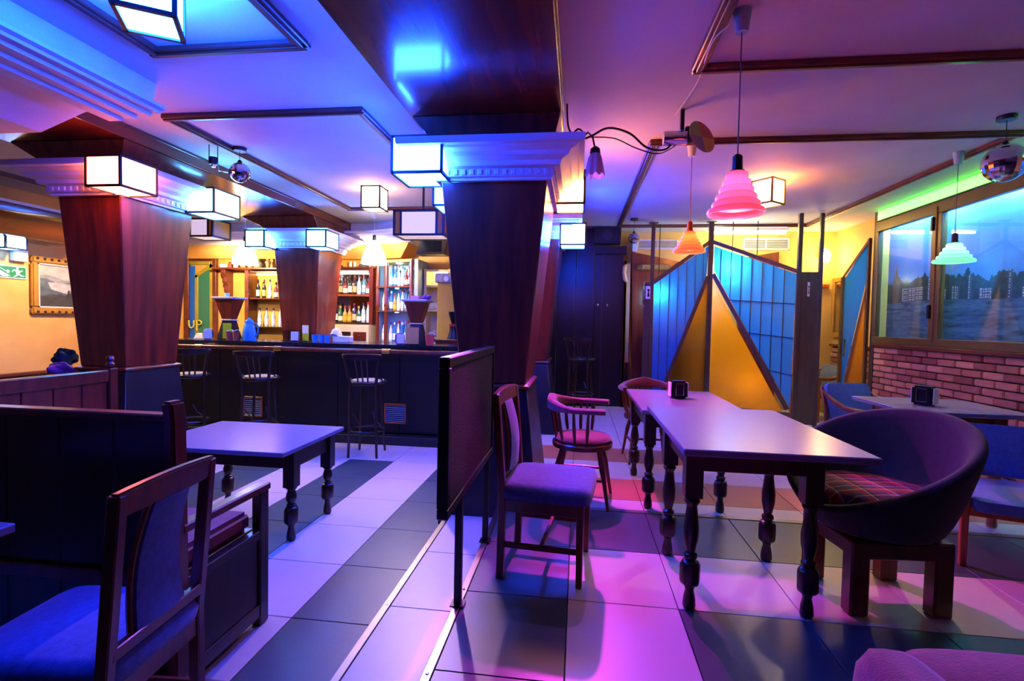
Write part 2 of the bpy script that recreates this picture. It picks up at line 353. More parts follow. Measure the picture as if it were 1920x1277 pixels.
column('orange lit tapering column standing behind the bar counter', -3.76, 6.78, (.32,.34), (.23,.25), (.30,.33), -.15, BM1)
column('red tapering column half hidden behind the large middle column', -.585, 6.19, (.358,.45), (.228,.33), (.345,.46), -.02, BM2, 'r')
def beam(label, x0, x1, y0, y1):
    t = thing('ceiling_beam', label, 'beam', ((x0+x1)/2, (y0+y1)/2, 2.60))
    lx, ly = (x1-x0)/2, (y1-y0)/2
    M().box(-lx, lx, -ly, ly, 0, .11).build('casing', MT['mahog_h'], t, bevel=.004)
    for s in (-1, 1): M().box(s*lx-.012 if s > 0 else -lx-.006, s*lx+.006 if s > 0 else -lx+.012, -ly, ly, .085, .109).build('edge_bead', MT['trim'], t, bevel=.004)
beam('mahogany boxed ceiling beam running from the left column to the bar', *BM1, 2.97, 7.9)
beam('glossy dark ceiling beam overhead leading to the large middle column', *BM2, -1.5, 8.2)

t = thing('cornice_canopy', 'white moulded canopy jutting in at the top left corner', 'canopy', (-3.0, 1.0, 2.43))
y0, y1 = -2.5, 1.955
def cpart(n, poly, mt='cap', **k): M().prism([(a+3.0, b-2.43) for a, b in poly], 'y', y0, y1).build(n, MT[mt], t, **k)
cpart('fascia', [(-2.671,2.709),(-2.70,2.56),(-2.92,2.56),(-2.92,2.709)])
cpart('cornice', [(-2.602,2.562),(-2.602,2.542),(-2.635,2.535),(-2.645,2.522),(-2.70,2.524),(-2.71,2.508),(-2.80,2.512),(-2.81,2.496),(-2.90,2.500),(-2.91,2.486),(-3.005,2.488),(-3.005,2.562)], angle=15)
cpart('chamfer_board', [(-3.005,2.562),(-3.178,2.551),(-3.505,2.432),(-3.505,2.562)])
cpart('soffit_board', [(-3.505,2.45),(-3.505,2.432),(-4.9,2.432),(-4.9,2.45)])
t = thing('bar_canopy', 'white moulded canopy with a sloping beige board above the bar shelves', 'canopy', (-3.8, 7.4, 2.1))
path = [(-6.55, 7.42), (-3.2, 7.42), (-2.43, 7.14), (-2.43, 7.88)]
def cp2(n, prof, mt, **k): M().sweep(path, prof).build(n, MT[mt], t, (3.8, -7.4, -2.1), **k)
cp2('head_board', [(-.05,2.55),(0,2.55),(0,2.708),(-.05,2.708)], 'cap')
cp2('cornice', [(-.03,2.39),(.0,2.39),(.01,2.415),(.045,2.425),(.05,2.45),(.09,2.46),(.095,2.485),(.135,2.495),(.14,2.52),(.19,2.53),(.195,2.555),(-.03,2.555)], 'cap', angle=15)
cp2('sloping_board', [(-.03,2.392),(-.02,2.41),(-.27,2.22),(-.28,2.205)], 'wall')
t = thing('wall_canopy', 'brown sloping canopy box high on the left wall', 'canopy', (XL+.25, 4.3, 2.1))
M().prism([(-.24,.0),(.20,.0),(.46,.20),(.46,.30),(-.24,.30)], 'y', -2.0, 1.3).build('sloping_box', MT['mahog_h'], t, bevel=.005)
M().prism([(.46,.30),(.46,.33),(.40,.33),(-.24,.33),(-.24,.30)], 'y', -2.0, 1.3).build('top_board', MT['cap'], t)

# ------------------------------------------------------------ lanterns
def lampmat(n, c): return emit(n, c, 1.0)
LB = emit('lantern_glow_blue', (.9, 6, 120), 1); LW = emit('lantern_glow_warm', (13, 7.5, 4), 1); LR = emit('lantern_glow_red', (16, 2.6, 1.3), 1)
LG = emit('lantern_glow_bar', (1, 5, 34), 1)
LO = emit('lantern_glow_orange', (30, 9, 2.0), 1); LC_ = emit('lantern_glow_cyan', (2.0, 9, 22), 1); LD = emit('lantern_dim_panel', (.34, .26, .28), 1, 'd8c4c4')
def lantern(label, x0, x1, y0, y1, z0, h, glow, fm='lframe', fw=.017, group=None, name='lantern', amber=None):
    cx, cy = (x0+x1)/2, (y0+y1)/2; a, b = (x1-x0)/2, (y1-y0)/2
    t = thing(name, label, 'lantern', (cx, cy, z0), 0, group)
    m = M(); f = fw/2
    for s in (-1, 1):
        for q in (-1, 1): m.box(s*a-f, s*a+f, q*b-f, q*b+f, -f, h+f)
        for z in (0, h): m.box(-a, a, s*b-f, s*b+f, z-f, z+f); m.box(s*a-f, s*a+f, -b, b, z-f, z+f)
    m.build('frame', MT[fm], t, smooth=False)
    p = .004
    M().box(-a, a, -b-p/2+.002, -b+p/2+.002, 0, h).build('panel', glow, t)
    M().box(-a, a, b-p/2-.002, b+p/2-.002, 0, h).build('panel', glow, t)
    M().box(-a-p/2+.002, -a+p/2+.002, -b, b, 0, h).build('panel', amber or glow, t)
    M().box(a-p/2-.002, a+p/2-.002, -b, b, 0, h).build('panel', amber or glow, t)
    M().box(-a, a, -b, b, .0, p).build('panel', glow, t)
    return t
lantern('square blue glowing lantern hanging at the top left of the ceiling', -1.935, -1.725, 1.885, 2.10, 2.49, .215, emit('lantern_glow_deep_blue', (.9, 14, 270), 1), fw=.018).rotation_euler = (0, 0, R_(32))
lantern('yellowish glowing lantern on the near corner of the left column', -3.62, -3.34, 3.37, 3.69, 2.20, .215, LR)
lantern('glowing lantern on the far corner of the left column, beside the mirror ball', -3.56, -3.29, 4.27, 4.62, 2.20, .215, LC_)
lantern('large blue white lantern on the left corner of the middle column', -1.21, -.885, 3.19, 3.53, 2.20, .225, LB)
lantern('blue lantern mostly hidden behind the middle column capital', -1.20, -.89, 4.10, 4.42, 2.20, .215, LB)
lantern('small warm lantern fixed to the ceiling above the bar', -2.376, -2.17, 5.36, 5.58, 2.475, .23, LW)
lantern('blue lantern on the left corner of the bar column', -4.30, -4.04, 6.16, 6.42, 2.17, .21, LG)
lantern('blue lantern on the right corner of the bar column', -3.46, -3.20, 6.16, 6.50, 2.17, .21, LG)
lantern('warm yellow lantern on the far right side of the middle column', -.21, .02, 4.08, 4.42, 2.20, .25, LO)
lantern('bright blue white lantern on the second column behind the middle one', -.22, .05, 5.60, 5.90, 2.11, .225, LB)
lantern('small red framed lantern on the ceiling behind the pink pendant', 1.728, 1.938, 5.31, 5.52, 2.475, .23, LO, 'trim').rotation_euler = (0, 0, R_(40))
lantern('blue lantern on the left wall above the exit sign', -6.58, -6.34, 4.95, 5.17, 1.98, .22, emit('wall_lantern_glow', (1, 3, 12), 1))
# shaded boxes with amber side strips
AMB = glass('amber_lamp_glass', 'd08a18', amount=.5, bump=.4, bscale=160)
def strip_box(label, x0, x1, y0, y1, z0, h, wide):
    cx, cy = (x0+x1)/2, (y0+y1)/2; a, b = (x1-x0)/2, (y1-y0)/2
    t = thing('box_lamp', label, 'lamp', (cx, cy, z0)); m = M(); f = .011
    for s in (-1, 1):
        for q in (-1, 1): m.box(s*a-f, s*a+f, q*b-f, q*b+f, -f, h+f)
        for z in (0, h): m.box(-a, a, s*b-f, s*b+f, z-f, z+f); m.box(s*a-f, s*a+f, -b, b, z-f, z+f)
        m.box(s*(a-wide)-f, s*(a-wide)+f, -b-f, -b+f, 0, h)
    m.build('frame', MT['lframe'], t, smooth=False)
    M().box(-a+wide, a-wide, -b-.003, -b+.003, 0, h).build('panel', LD, t)
    M().box(-a, a, -b, b, 0, .004).build('panel', LD, t)
    for s in (-1, 1):
        M().box(min(s*a, s*(a-wide)), max(s*a, s*(a-wide)), -b-.003, -b+.003, 0, h).build('amber_pane', AMB, t)
        M().box(s*a-.003, s*a+.003, -b, b, 0, h).build('amber_pane', AMB, t)
    M().bar((0, 0, h), (0, 0, ZC-z0), .02).build('hanger', MT['lframe'], t)
strip_box('wide box lamp with amber end strips hanging over the bar', -1.98, -1.44, 5.30, 5.62, 2.17, .25, .075)
strip_box('dark box lamp with a yellow side pane behind the left column', -5.05, -4.68, 6.05, 6.38, 2.29, .22, .06)

# ------------------------------------------------------------ pendants
def pendant(name, label, x, y, zbot, prof, shade, bulb, cup='white', cord='white', group=None, zsock=.08, n=40):
    t = thing(name, label, 'pendant lamp', (x, y, zbot), 0, group); top = prof[-1][1]
    M().lathe([(.012, ZC-zbot-.10), (.028, ZC-zbot-.10), (.040, ZC-zbot-.002), (.012, ZC-zbot-.002)], 20).build('ceiling_cup', MT[cup], t)
    M().tube([(0, 0, top+zsock), (0, 0, ZC-zbot-.1)], .003, 6).build('cord', MT[cord], t)
    M().lathe([(.012, top+zsock), (.022, top+zsock-.01), (.024, top+.01), (.032, top+.005), (.034, top-.02), (.01, top-.02)], 16).build('lamp_holder', MT['iron' if cord != 'orange_c' else cord], t)
    full = prof + [(max(.004, r-.004), z) for r, z in reversed(prof)]
    M().lathe(full, n, caps=False).build('shade', shade, t, angle=60)
    M().lathe([(.001, top*.30), (.022, top*.34), (.032, top*.5), (.026, top*.72), (.016, top*.85)], 16).build('bulb', bulb, t)
    return t
def ribs(r0, r1, h, n):
    p = []
    for i in range(n):
        z0 = h*i/n; z1 = h*(i+1)/n; ra = r0+(r1-r0)*(i/n)**.85; rb = r0+(r1-r0)*((i+1)/n)**.85
        p += [(ra, z0+.001), (ra*1.02, z0+(z1-z0)*.35), (ra*.985, z0+(z1-z0)*.7), (rb*1.0, z1-.001)]
    return p
MT['orange_c'] = mat('orange_cord', 'b04a20', .5); MT['grey_c'] = mat('grey_cord', '4a4a55', .5); MT['green_c'] = mat('pale_green_plastic', '8ab0a8', .5)
def shade_mat(name, c, e, s): 
    m = glass(name, c, .35, .8, .0, gloss=.02); nt = m.node_tree; out = nt.nodes['Material Output']; old = out.inputs[0].links[0].from_socket
    em = nt.nodes.new('ShaderNodeEmission'); em.inputs[0].default_value = (*lin(e), 1); em.inputs[1].default_value = s
    ad = nt.nodes.new('ShaderNodeAddShader'); nt.links.new(old, ad.inputs[0]); nt.links.new(em.outputs[0], ad.inputs[1]); nt.links.new(ad.outputs[0], out.inputs[0]); return m
SH_P = shade_mat('pink_silicone', 'f0708a', (1, .20, .18), .10); SH_O = shade_mat('orange_silicone', 'f08a5a', (1, .3, .12), .12); SH_G = shade_mat('mint_silicone', 'a8e0c0', (.3, 1, .55), .2)
BP = emit('bulb_pink', (110, 60, 95), 1); BO = emit('bulb_orange', (80, 40, 26), 1); BG = emit('bulb_green', (20, 60, 32), 1); BWH = emit('bulb_white', (420, 340, 240), 1)
pendant('cone_pendant', 'pink ribbed cone pendant lamp hanging over the dining tables', .715, 2.525, 1.775, ribs(.125, .036, .20, 6), SH_P, BP, 'green_c', 'grey_c')
pendant('cone_pendant', 'orange glowing ribbed cone pendant beside the blue glass partition', .868, 4.30, 1.845, ribs(.125, .034, .17, 6), SH_O, BO, 'white', 'orange_c')
pendant('cone_pendant', 'pale green ribbed cone pendant hanging in front of the window', 3.03, 4.64, 1.815, ribs(.14, .036, .16, 5), SH_G, BG, 'green_c', 'grey_c')
SH_W = shade_mat('white_shade', 'f4f0e8', (1, .97, .9), 1.2)
BELL = [(.168, 0), (.166, .03), (.155, .09), (.130, .16), (.098, .225), (.070, .275), (.058, .31)]
pendant('bell_pendant', 'white bell pendant lamp over the bar to the right of the bar column', -2.74, 6.60, 2.00, BELL, SH_W, BWH, 'white', 'white', n=28)
pendant('bell_pendant', 'white bell pendant lamp over the bar beside the trinket shelf', -4.61, 6.60, 1.99, BELL, SH_W, BWH, 'white', 'white', n=28)
# ------------------------------------------------------------ mirror balls and effect lamps
MIR = mat('mirror_facet', 'dfe2ea', .04, 1, var=.02)
def mirror_ball(label, x, y, z, r, top, group=None):
    t = thing('mirror_ball', label, 'disco ball', (x, y, z), 0, group)
    n = 26; prof = [(max(.002, r*math.sin(PI*i/18)), -r*math.cos(PI*i/18)) for i in range(19)]
    M().lathe(prof, n).build('ball', MIR, t, smooth=False)
    M().lathe([(.012, r-.004), (.02, r+.002), (.012, r+.02)], 12).build('cap', MT['iron'], t)
    M().tube([(0, 0, r+.015), (0, 0, top-z)], .0025, 6).build('wire', MT['iron'], t)
    M().lathe([(.05, top-z-.03), (.055, top-z-.02), (.055, top-z-.001), (.02, top-z-.001)], 16).build('motor', MT['iron'], t)
    return t
mirror_ball('large mirror ball at the right edge of the ceiling', 2.83, 3.90, 2.395, .125, ZC)
mirror_ball('small mirror ball near the black door at the back', .72, 7.20, 2.44, .075, ZC)
b = mirror_ball('mirror ball beside the left column lanterns', -2.93, 4.12, 2.50, .085, ZC)
# bracket motor next to it
t = thing('effect_motor', 'small motor on a wire bracket beside the left mirror ball', 'motor', (-3.10, 4.02, 2.60))
M().tube([(-.04, 0, .11), (-.04, 0, .0), (.04, 0, .0), (.04, 0, .11)], .004, 6).build('bracket', MT['iron'], t)
M().lathe([(.001, -.06), (.035, -.06), (.037, -.02), (.037, .0), (.02, .004), (.001, .004)], 16).build('housing', MT['iron'], t)
M().tube([(.03, 0, -.04), (.05, .0, -.11), (.12, .02, -.12)], .005, 6).build('arm', MT['chrome'], t)
M().lathe([(.001, -.085), (.016, -.08), (.018, -.061)], 12).build('lens', MT['chrome'], t)
# colour wheel projector on the ceiling
t = thing('wheel_projector', 'chrome spot projector with a round colour wheel under the ceiling', 'projector', (.66, 3.62, 2.52))
M().box(-.012, .012, -.02, .02, .05, .188).build('bracket', MT['iron'], t, bevel=.003)
o = M().lathe([(.001, -.12), (.045, -.12), (.048, -.11), (.048, .03), (.03, .04), (.001, .04)], 20).build('body', MT['chrome'], t, rot=(0, PI/2, 0))
M().lathe([(.001, .045), (.034, .045), (.034, .075), (.03, .08), (.001, .08)], 16).build('lens_barrel', MT['iron'], t, rot=(0, PI/2, 0))
M().box(.02, .075, -.02, .055, .03, .075).build('motor_box', MT['iron'], t, bevel=.008)
WH = [mat('wheel_%d' % i, c, .4) for i, c in enumerate(('c8922a', 'b04a20', '8a9a50', '7a6a80'))]
for k in range(4):
    a0 = k*PI/2; q = [(0, 0)] + [(.115*math.cos(a0+PI/2*i/8), .115*math.sin(a0+PI/2*i/8)) for i in range(9)]
    M().prism(q, 'z', -.0015, .0015).build('colour_segment', WH[k], t, (.125, -.03, -.005), (R_(12), R_(74), R_(-42)))
# wilted flower shaped lamp on the capital
t = thing('flower_lamp', 'wilted tulip shaped lamp drooping from the middle column capital', 'lamp', (.06, 3.33, 2.42))
M().tube([(-.08, .03, .02), (-.03, .0, .05), (.0, 0, .02), (.015, 0, -.05)], .006, 8).build('stem', MT['iron'], t)
M().lathe([(.012, -.04), (.03, -.055), (.034, -.085), (.02, -.09)], 16, (.018, 0, 0)).build('socket', MT['iron'], t)
PET = glass('frosted_petal_glass', 'b79ab0', .3, .4, .1)
m = M(); rings = []
for i, (r, z) in enumerate([(.026, -.075), (.042, -.12), (.052, -.17), (.060, -.215)]):
    rings.append([(.02+(r+(.006*math.sin(8*2*PI*k/48) if i > 0 else 0))*math.cos(2*PI*k/48), (r+(.006*math.sin(8*2*PI*k/48) if i > 0 else 0))*math.sin(2*PI*k/48), z-(.018*abs(math.sin(4*2*PI*k/48)) if i == 3 else 0)) for k in range(48)])
m.loft(rings, caps=False).build('petal_shade', PET, t, smooth='open', angle=80)
# cable loom along the ceiling
def cable(label, pts, r=.005, mt='iron', name='cable'):
    P = [Vector(p) for p in pts]; out = []
    for i in range(len(P)-1):
        a, b_, c, d = P[max(i-1, 0)], P[i], P[i+1], P[min(i+2, len(P)-1)]
        for k in range(6):
            u = k/6; out.append(.5*((2*b_)+(-a+c)*u+(2*a-5*b_+4*c-d)*u*u+(-a+3*b_-3*c+d)*u**3))
    out.append(P[-1]); return tag(M().tube(out, r, 6).build(name, MT[mt], smooth=True), label, 'cable')
cable('thick black cable loop from the column capital to the projector', [(-.06, 3.45, 2.45), (.05, 3.4, 2.47), (.16, 3.4, 2.52), (.30, 3.45, 2.50), (.42, 3.52, 2.43), (.55, 3.6, 2.44), (.62, 3.62, 2.52)], .007)
cable('thin dark cable sagging beside the thick loop', [(.04, 3.36, 2.45), (.2, 3.42, 2.46), (.35, 3.5, 2.42), (.5, 3.56, 2.40), (.62, 3.62, 2.47)], .004)
cable('white flex running over the ceiling to the pink pendant', [(.62, 3.65, 2.69), (.66, 3.2, 2.69), (.62, 2.7, 2.655), (.66, 2.55, 2.66), (.70, 2.53, 2.70)], .004, 'white')
cable('tangled black wires lying on top of the middle column capital', [(-.3, 3.30, 2.425), (-.18, 3.26, 2.45), (-.1, 3.3, 2.425), (-.03, 3.24, 2.46), (.01, 3.3, 2.43), (-.07, 3.34, 2.47), (-.1, 3.4, 2.55), (-.11, 3.42, 2.69)], .006)

# ------------------------------------------------------------ window with river mural behind the panes
import numpy as np
def printed(name, nx, ny, fn, mt, place, parent=None):
    V = []; F = []; C = []
    for j in range(ny+1):
        for i in range(nx+1): V.append(place(i/nx, j/ny))
    for j in range(ny):
        for i in range(nx): F.append((j*(nx+1)+i, j*(nx+1)+i+1, (j+1)*(nx+1)+i+1, (j+1)*(nx+1)+i))
    me = bpy.data.meshes.new(name); me.from_pydata(V, [], F); ca = me.color_attributes.new('print', 'FLOAT_COLOR', 'CORNER')
    u = (np.arange(nx)+.5)/nx; v = (np.arange(ny)+.5)/ny; U, W = np.meshgrid(u, v); rgb = fn(U, W)
    px = np.concatenate([rgb.reshape(-1, 3), np.ones((nx*ny, 1))], 1); ca.data.foreach_set('color', np.repeat(px, 4, axis=0).astype(np.float32).ravel())
    me.materials.append(mt); return link(name, me, parent)
rg = np.random.RandomState(3)
def vnoise(U, W, fx, fy, seed=0):
    r = np.random.RandomState(seed).rand(64, 64); x = U*fx; y = W*fy; i = x.astype(int); j = y.astype(int); a = x-i; b = y-j; a = a*a*(3-2*a); b = b*b*(3-2*b)
    g = lambda p, q: r[p % 64, q % 64]
    return (g(i,j)*(1-a)+g(i+1,j)*a)*(1-b)+(g(i,j+1)*(1-a)+g(i+1,j+1)*a)*b
def mural(U, W):
    L = lambda h: np.array(lin(h))
    n = vnoise(U, W, 7, 5, 1)*.6+vnoise(U, W, 22, 14, 2)*.4
    img = L('1478d0')[None, None]*(1-n[..., None])+L('62aee6')[None, None]*n[..., None]
    sky = np.clip((W-.55)/.45, 0, 1)[..., None]; img = img*(1-.25*sky)+L('1f6fb8')*(.25*sky)
    hor = .33+.012*np.sin(U*9); ridge = hor+.10+.05*vnoise(U, W*0, 22, 1, 5)+.045*vnoise(U, W*0, 70, 1, 6)+.03*vnoise(U, W*0, 130, 1, 8)
    tree = (W < ridge) & (W > hor); tn = vnoise(U, W, 90, 60, 7)[..., None]
    img = np.where(tree[..., None], L('24483c')*(.3+1.2*tn)+L('2a4a58')*.3*(1-tn), img)
    for x0, x1, h in ((.075,.18,.10),(.20,.225,.15),(.235,.28,.07),(.30,.33,.09),(.36,.375,.16),(.40,.44,.07),(.49,.505,.17),(.53,.60,.06),(.66,.672,.15),(.72,.75,.09),(.80,.87,.07),(.90,.915,.14)):
        bd = (U > x0) & (U < x1) & (W > hor) & (W < hor+h); w_ = ((U-x0)*120 % 1 > .45) & ((W-hor)*60 % 1 > .5)
        img = np.where(bd[..., None], np.where(w_[..., None], L('c8d4d0'), L('4a6066')), img)
    tw = (abs(U-.045) < .018*np.clip((.62-W)/.14, 0, 1)) & (W > hor) & (W < .62); img = np.where(tw[..., None], L('6a6048'), img)
    water = W <= hor; wn = vnoise(U+W*.2, W, 18, 70, 9)*.6+vnoise(U, W, 60, 120, 10)*.4
    wcol = L('0e3446')*(1-wn[..., None])+L('5c93a8')*wn[..., None]; img = np.where(water[..., None], wcol, img)
    return img
wn = empty_struct('window_1')
Y0, Y1, Z0, Z1 = 3.22, 6.86, 1.085, 2.57
def wbar(y0, y1, z0, z1, d=.06, n='window_frame', dx=0): return M().box(XR-.045+dx, XR-.045+dx+d, y0, y1, z0, z1).build(n, MT['winf'], wn, bevel=.005)
wbar(Y0, Y1, Z0, Z0+.085); wbar(Y0, Y1, Z1-.12, Z1); wbar(Y1-.06, Y1, Z0+.085, Z1-.12); wbar(Y0, Y0+.06, Z0+.085, Z1-.12)
for a, b in ((5.70, 5.77), (5.77, 5.84)): wbar(a, b, Z0+.085, Z1-.12)
wbar(5.758, 5.782, Z0+.05, Z1-.05, .02, 'meeting_strip', -.012)
for z in (1.45, 2.35): M().box(XR-.075, XR-.046, 5.79, 5.82, z-.07, z+.07).build('latch', MT['iron'], wn, bevel=.004)
GL = pane_glass('window_glass')
for a, b in ((5.84, 6.80), (3.28, 5.70)): M().box(XR-.018, XR-.012, a, b, Z0+.085, Z1-.12).build('pane', GL, wn)
mu = printed('river_mural', 300, 150, mural, vcol('mural_print', .6), lambda u, v: (XR+.12, 6.86-u*3.64, 1.06+v*1.54))
tag(mu, 'printed river and town mural filling the window behind its panes', 'mural')
t = thing('mural_fill', 'added unseen light strip at the top of the mural box behind the panes', 'lamp', (XR+.055, 5.0, 2.545))  # added light strip, only there to brighten the mural
M().tube([(0, -1.7, 0), (0, 1.75, 0)], .010, 8).build('tube', emit('mural_fill_glow', (50, 125, 230), 1), t)
# green light strip over the window
t = thing('light_strip', 'green neon strip running along the top of the window', 'light strip', (XR-.03, 5.0, 2.65))
M().box(-.03, .025, -1.8, 1.86, -.077, -.07).build('ledge', MT['winf'], t)
M().box(-.012, .004, -1.78, 1.84, -.066, .05).build('tube', emit('green_neon', (.10, 2.2, .03), 1), t, bevel=.006)
M().box(.02, .028, -1.8, 1.86, -.07, .055).build('reflector', MT['white'], t)
# ------------------------------------------------------------ tables
def turned_leg(h, s=.075):
    m = M(); b = s/2
    m.box(-b, b, -b, b, h-.24, h)
    prof = [(b*.55, h-.24), (b*.95, h-.255), (b*.60, h-.275), (b*.72, h-.31), (b*.92, h-.36), (b*.88, h-.40), (b*.58, h-.445), (b*.52, h-.455), (b*.80, h-.463), (b*.80, h-.475), (b*.55, h-.485)]
    lo = .20
    prof = [(r, lo+.02+(z-(h-.485))*(h-.24-lo-.02)/(.245)) for r, z in prof]
    m.lathe(list(reversed(prof)), 14)
    m.lathe([(b*.62, .10), (b*1.12, .115), (b*1.2, .13), (b*1.2, .195), (b*1.0, .212), (b*.6, .222)], 8)
    m.lathe([(b*.62, 0), (b*.78, .015), (b*.7, .05), (b*.5, .085), (b*.62, .10)], 12)
    return m
def table(label, x0, x1, y0, y1, z, zf, legs, apron=.12, wood='dwood', topm='lam', rz=0):
    cx, cy = (x0+x1)/2, (y0+y1)/2; t = thing('table', label, 'table', (cx, cy, zf), rz); h = z-zf; a, b = (x1-x0)/2, (y1-y0)/2
    M().box(-a, a, -b, b, h-.028, h).build('tabletop', MT[topm], t, bevel=.004)
    lx = [p[0]-cx for p in legs]; ly = [p[1]-cy for p in legs]; X0, X1, Y0_, Y1_ = min(lx), max(lx), min(ly), max(ly)
    for nm, m in (('apron', M().box(X0, X1, Y0_-.018, Y0_+.006, h-.03-apron, h-.028)), ('apron', M().box(X0, X1, Y1_-.006, Y1_+.018, h-.03-apron, h-.028)),
                  ('apron', M().box(X0-.018, X0+.006, Y0_, Y1_, h-.03-apron, h-.028)), ('apron', M().box(X1-.006, X1+.018, Y0_, Y1_, h-.03-apron, h-.028))):
        m.build(nm, MT[wood], t, bevel=.002)
    lm = turned_leg(h-.028).mesh('leg', MT[wood], bevel=.002)
    for x, y in zip(lx, ly): link('leg', lm, t, (x, y, 0))
    return t
table('dark table with turned legs beside the navy tub chair', .42, 1.14, 2.06, 3.15, .77, 0, [(.515,2.32), (1.01,2.33), (.51,2.85), (1.03,2.87)])
table('lower dark table behind the larger one, a napkin holder on it', .415, 1.09, 3.34, 4.43, .71, 0, [(.50,3.57), (.975,3.575), (.485,4.33), (.98,4.33)])
table('dark table lit blue in front of the bar stools', -2.68, -1.70, 2.78, 3.57, .46, -.15, [(-2.55,2.99), (-1.77,2.99), (-2.55,3.46), (-1.77,3.46)])
table('table by the brick wall with a napkin holder on top', 2.06, 2.78, 3.46, 4.16, .75, 0, [(2.2,3.62), (2.66,3.62), (2.2,4.0), (2.66,4.0)], wood='orangewood')
table('dark table cut off by the left edge, in front of the blue chair', -2.4, -1.585, .56, 1.255, .65, -.075, [(-2.3,.66), (-1.68,.66), (-2.3,1.15), (-1.68,1.15)])

# ------------------------------------------------------------ blue side chairs
def side_chair(label, loc, rz):
    t = thing('side_chair', label, 'chair', loc, rz); W = .205; sh = .40
    wd = MT['redwood']
    for s in (-1, 1):
        M().loft([[(s*W+dx*.018, y+dy*.018, z) for dx, dy in ((-1,-1),(1,-1),(1,1),(-1,1))] for y, z in ((.20, 0), (.195, .42), (.215, .66), (.235, .90))]).build('leg', wd, t, bevel=.004)
        M().frus(s*W, -.185, [(.014, .014, 0), (.019, .019, .40)]).build('leg', wd, t, bevel=.004)
        M().bar((s*W, -.18, .17), (s*W, .19, .17), .02, .026).build('stretcher', wd, t, bevel=.003)
        M().bar((s*W, -.18, .365), (s*W, .19, .365), .022, .06).build('seat_rail', wd, t, bevel=.003)
    M().bar((-W, -.185, .365), (W, -.185, .365), .022, .06).build('seat_rail', wd, t, bevel=.003)
    M().bar((-W, .195, .365), (W, .195, .365), .022, .06).build('seat_rail', wd, t, bevel=.003)
    M().bar((-W, .0, .17), (W, .0, .17), .02, .024).build('stretcher', wd, t, bevel=.003)
    # shaped top rail
    m = M(); rings = []
    for i in range(9):
        u = -1+i/4; x = u*(W+.02); dz = .012*(1-u*u); rings.append([(x, .212+.012*(1-u*u), .838+dz*.2), (x, .240+.012*(1-u*u), .838+dz*.2), (x, .250+.012*(1-u*u), .905+dz), (x, .222+.012*(1-u*u), .905+dz)])
    m.loft(rings).build('top_rail', wd, t, bevel=.006, segs=2)
    M().bar((-W, .208, .485), (W, .208, .485), .022, .035).build('lower_rail', wd, t, bevel=.003)
    def spl(u, v, d):   # upholstered curved splat
        z = .50+.345*v; hw = .105-.025*v; y = .200+.035*v-.022*math.sin(PI*v); return (u*hw, y+d*(1-.35*u*u), z)
    rings = []
    for k in range(9):
        v = k/8; rings.append([spl(u, v, -.022) for u in (-1, -.8, -.4, 0, .4, .8, 1)] + [spl(u, v, .022) for u in (1, .8, .4, 0, -.4, -.8, -1)])
    M().loft(rings).build('splat', MT['blue_f'], t, angle=60)
    for s in (-1, 1):
        pts = [spl(s*1.09, k/8, 0) for k in range(9)]
        M().tube(pts, .009, 6).build('splat_edge', wd, t)
    # cushion
    m = M(); rings = []
    for z, k in ((.395, .93), (.40, 1.0), (.432, 1.03), (.462, .97), (.474, .80), (.479, .4)):
        ring = []
        for i in range(28):
            a = 2*PI*i/28; ca, sa = math.cos(a), math.sin(a); e = .28
            x = math.copysign(abs(ca)**e, ca)*.228*k*(1.04-.05*sa); y = math.copysign(abs(sa)**e, sa)*.225*k-.01; ring.append((x, y, z))
        rings.append(ring)
    m.loft(rings).build('seat_cushion', MT['blue_f'], t, angle=60)
    return t
side_chair('wooden side chair with a violet blue seat beside the felt screen', (-.135, 2.63, 0), R_(84.5))
side_chair('near wooden chair with a blue seat at the bottom left corner', (-1.37, 1.275, -.095), R_(-85.5)).scale = (.85, 1, 1)

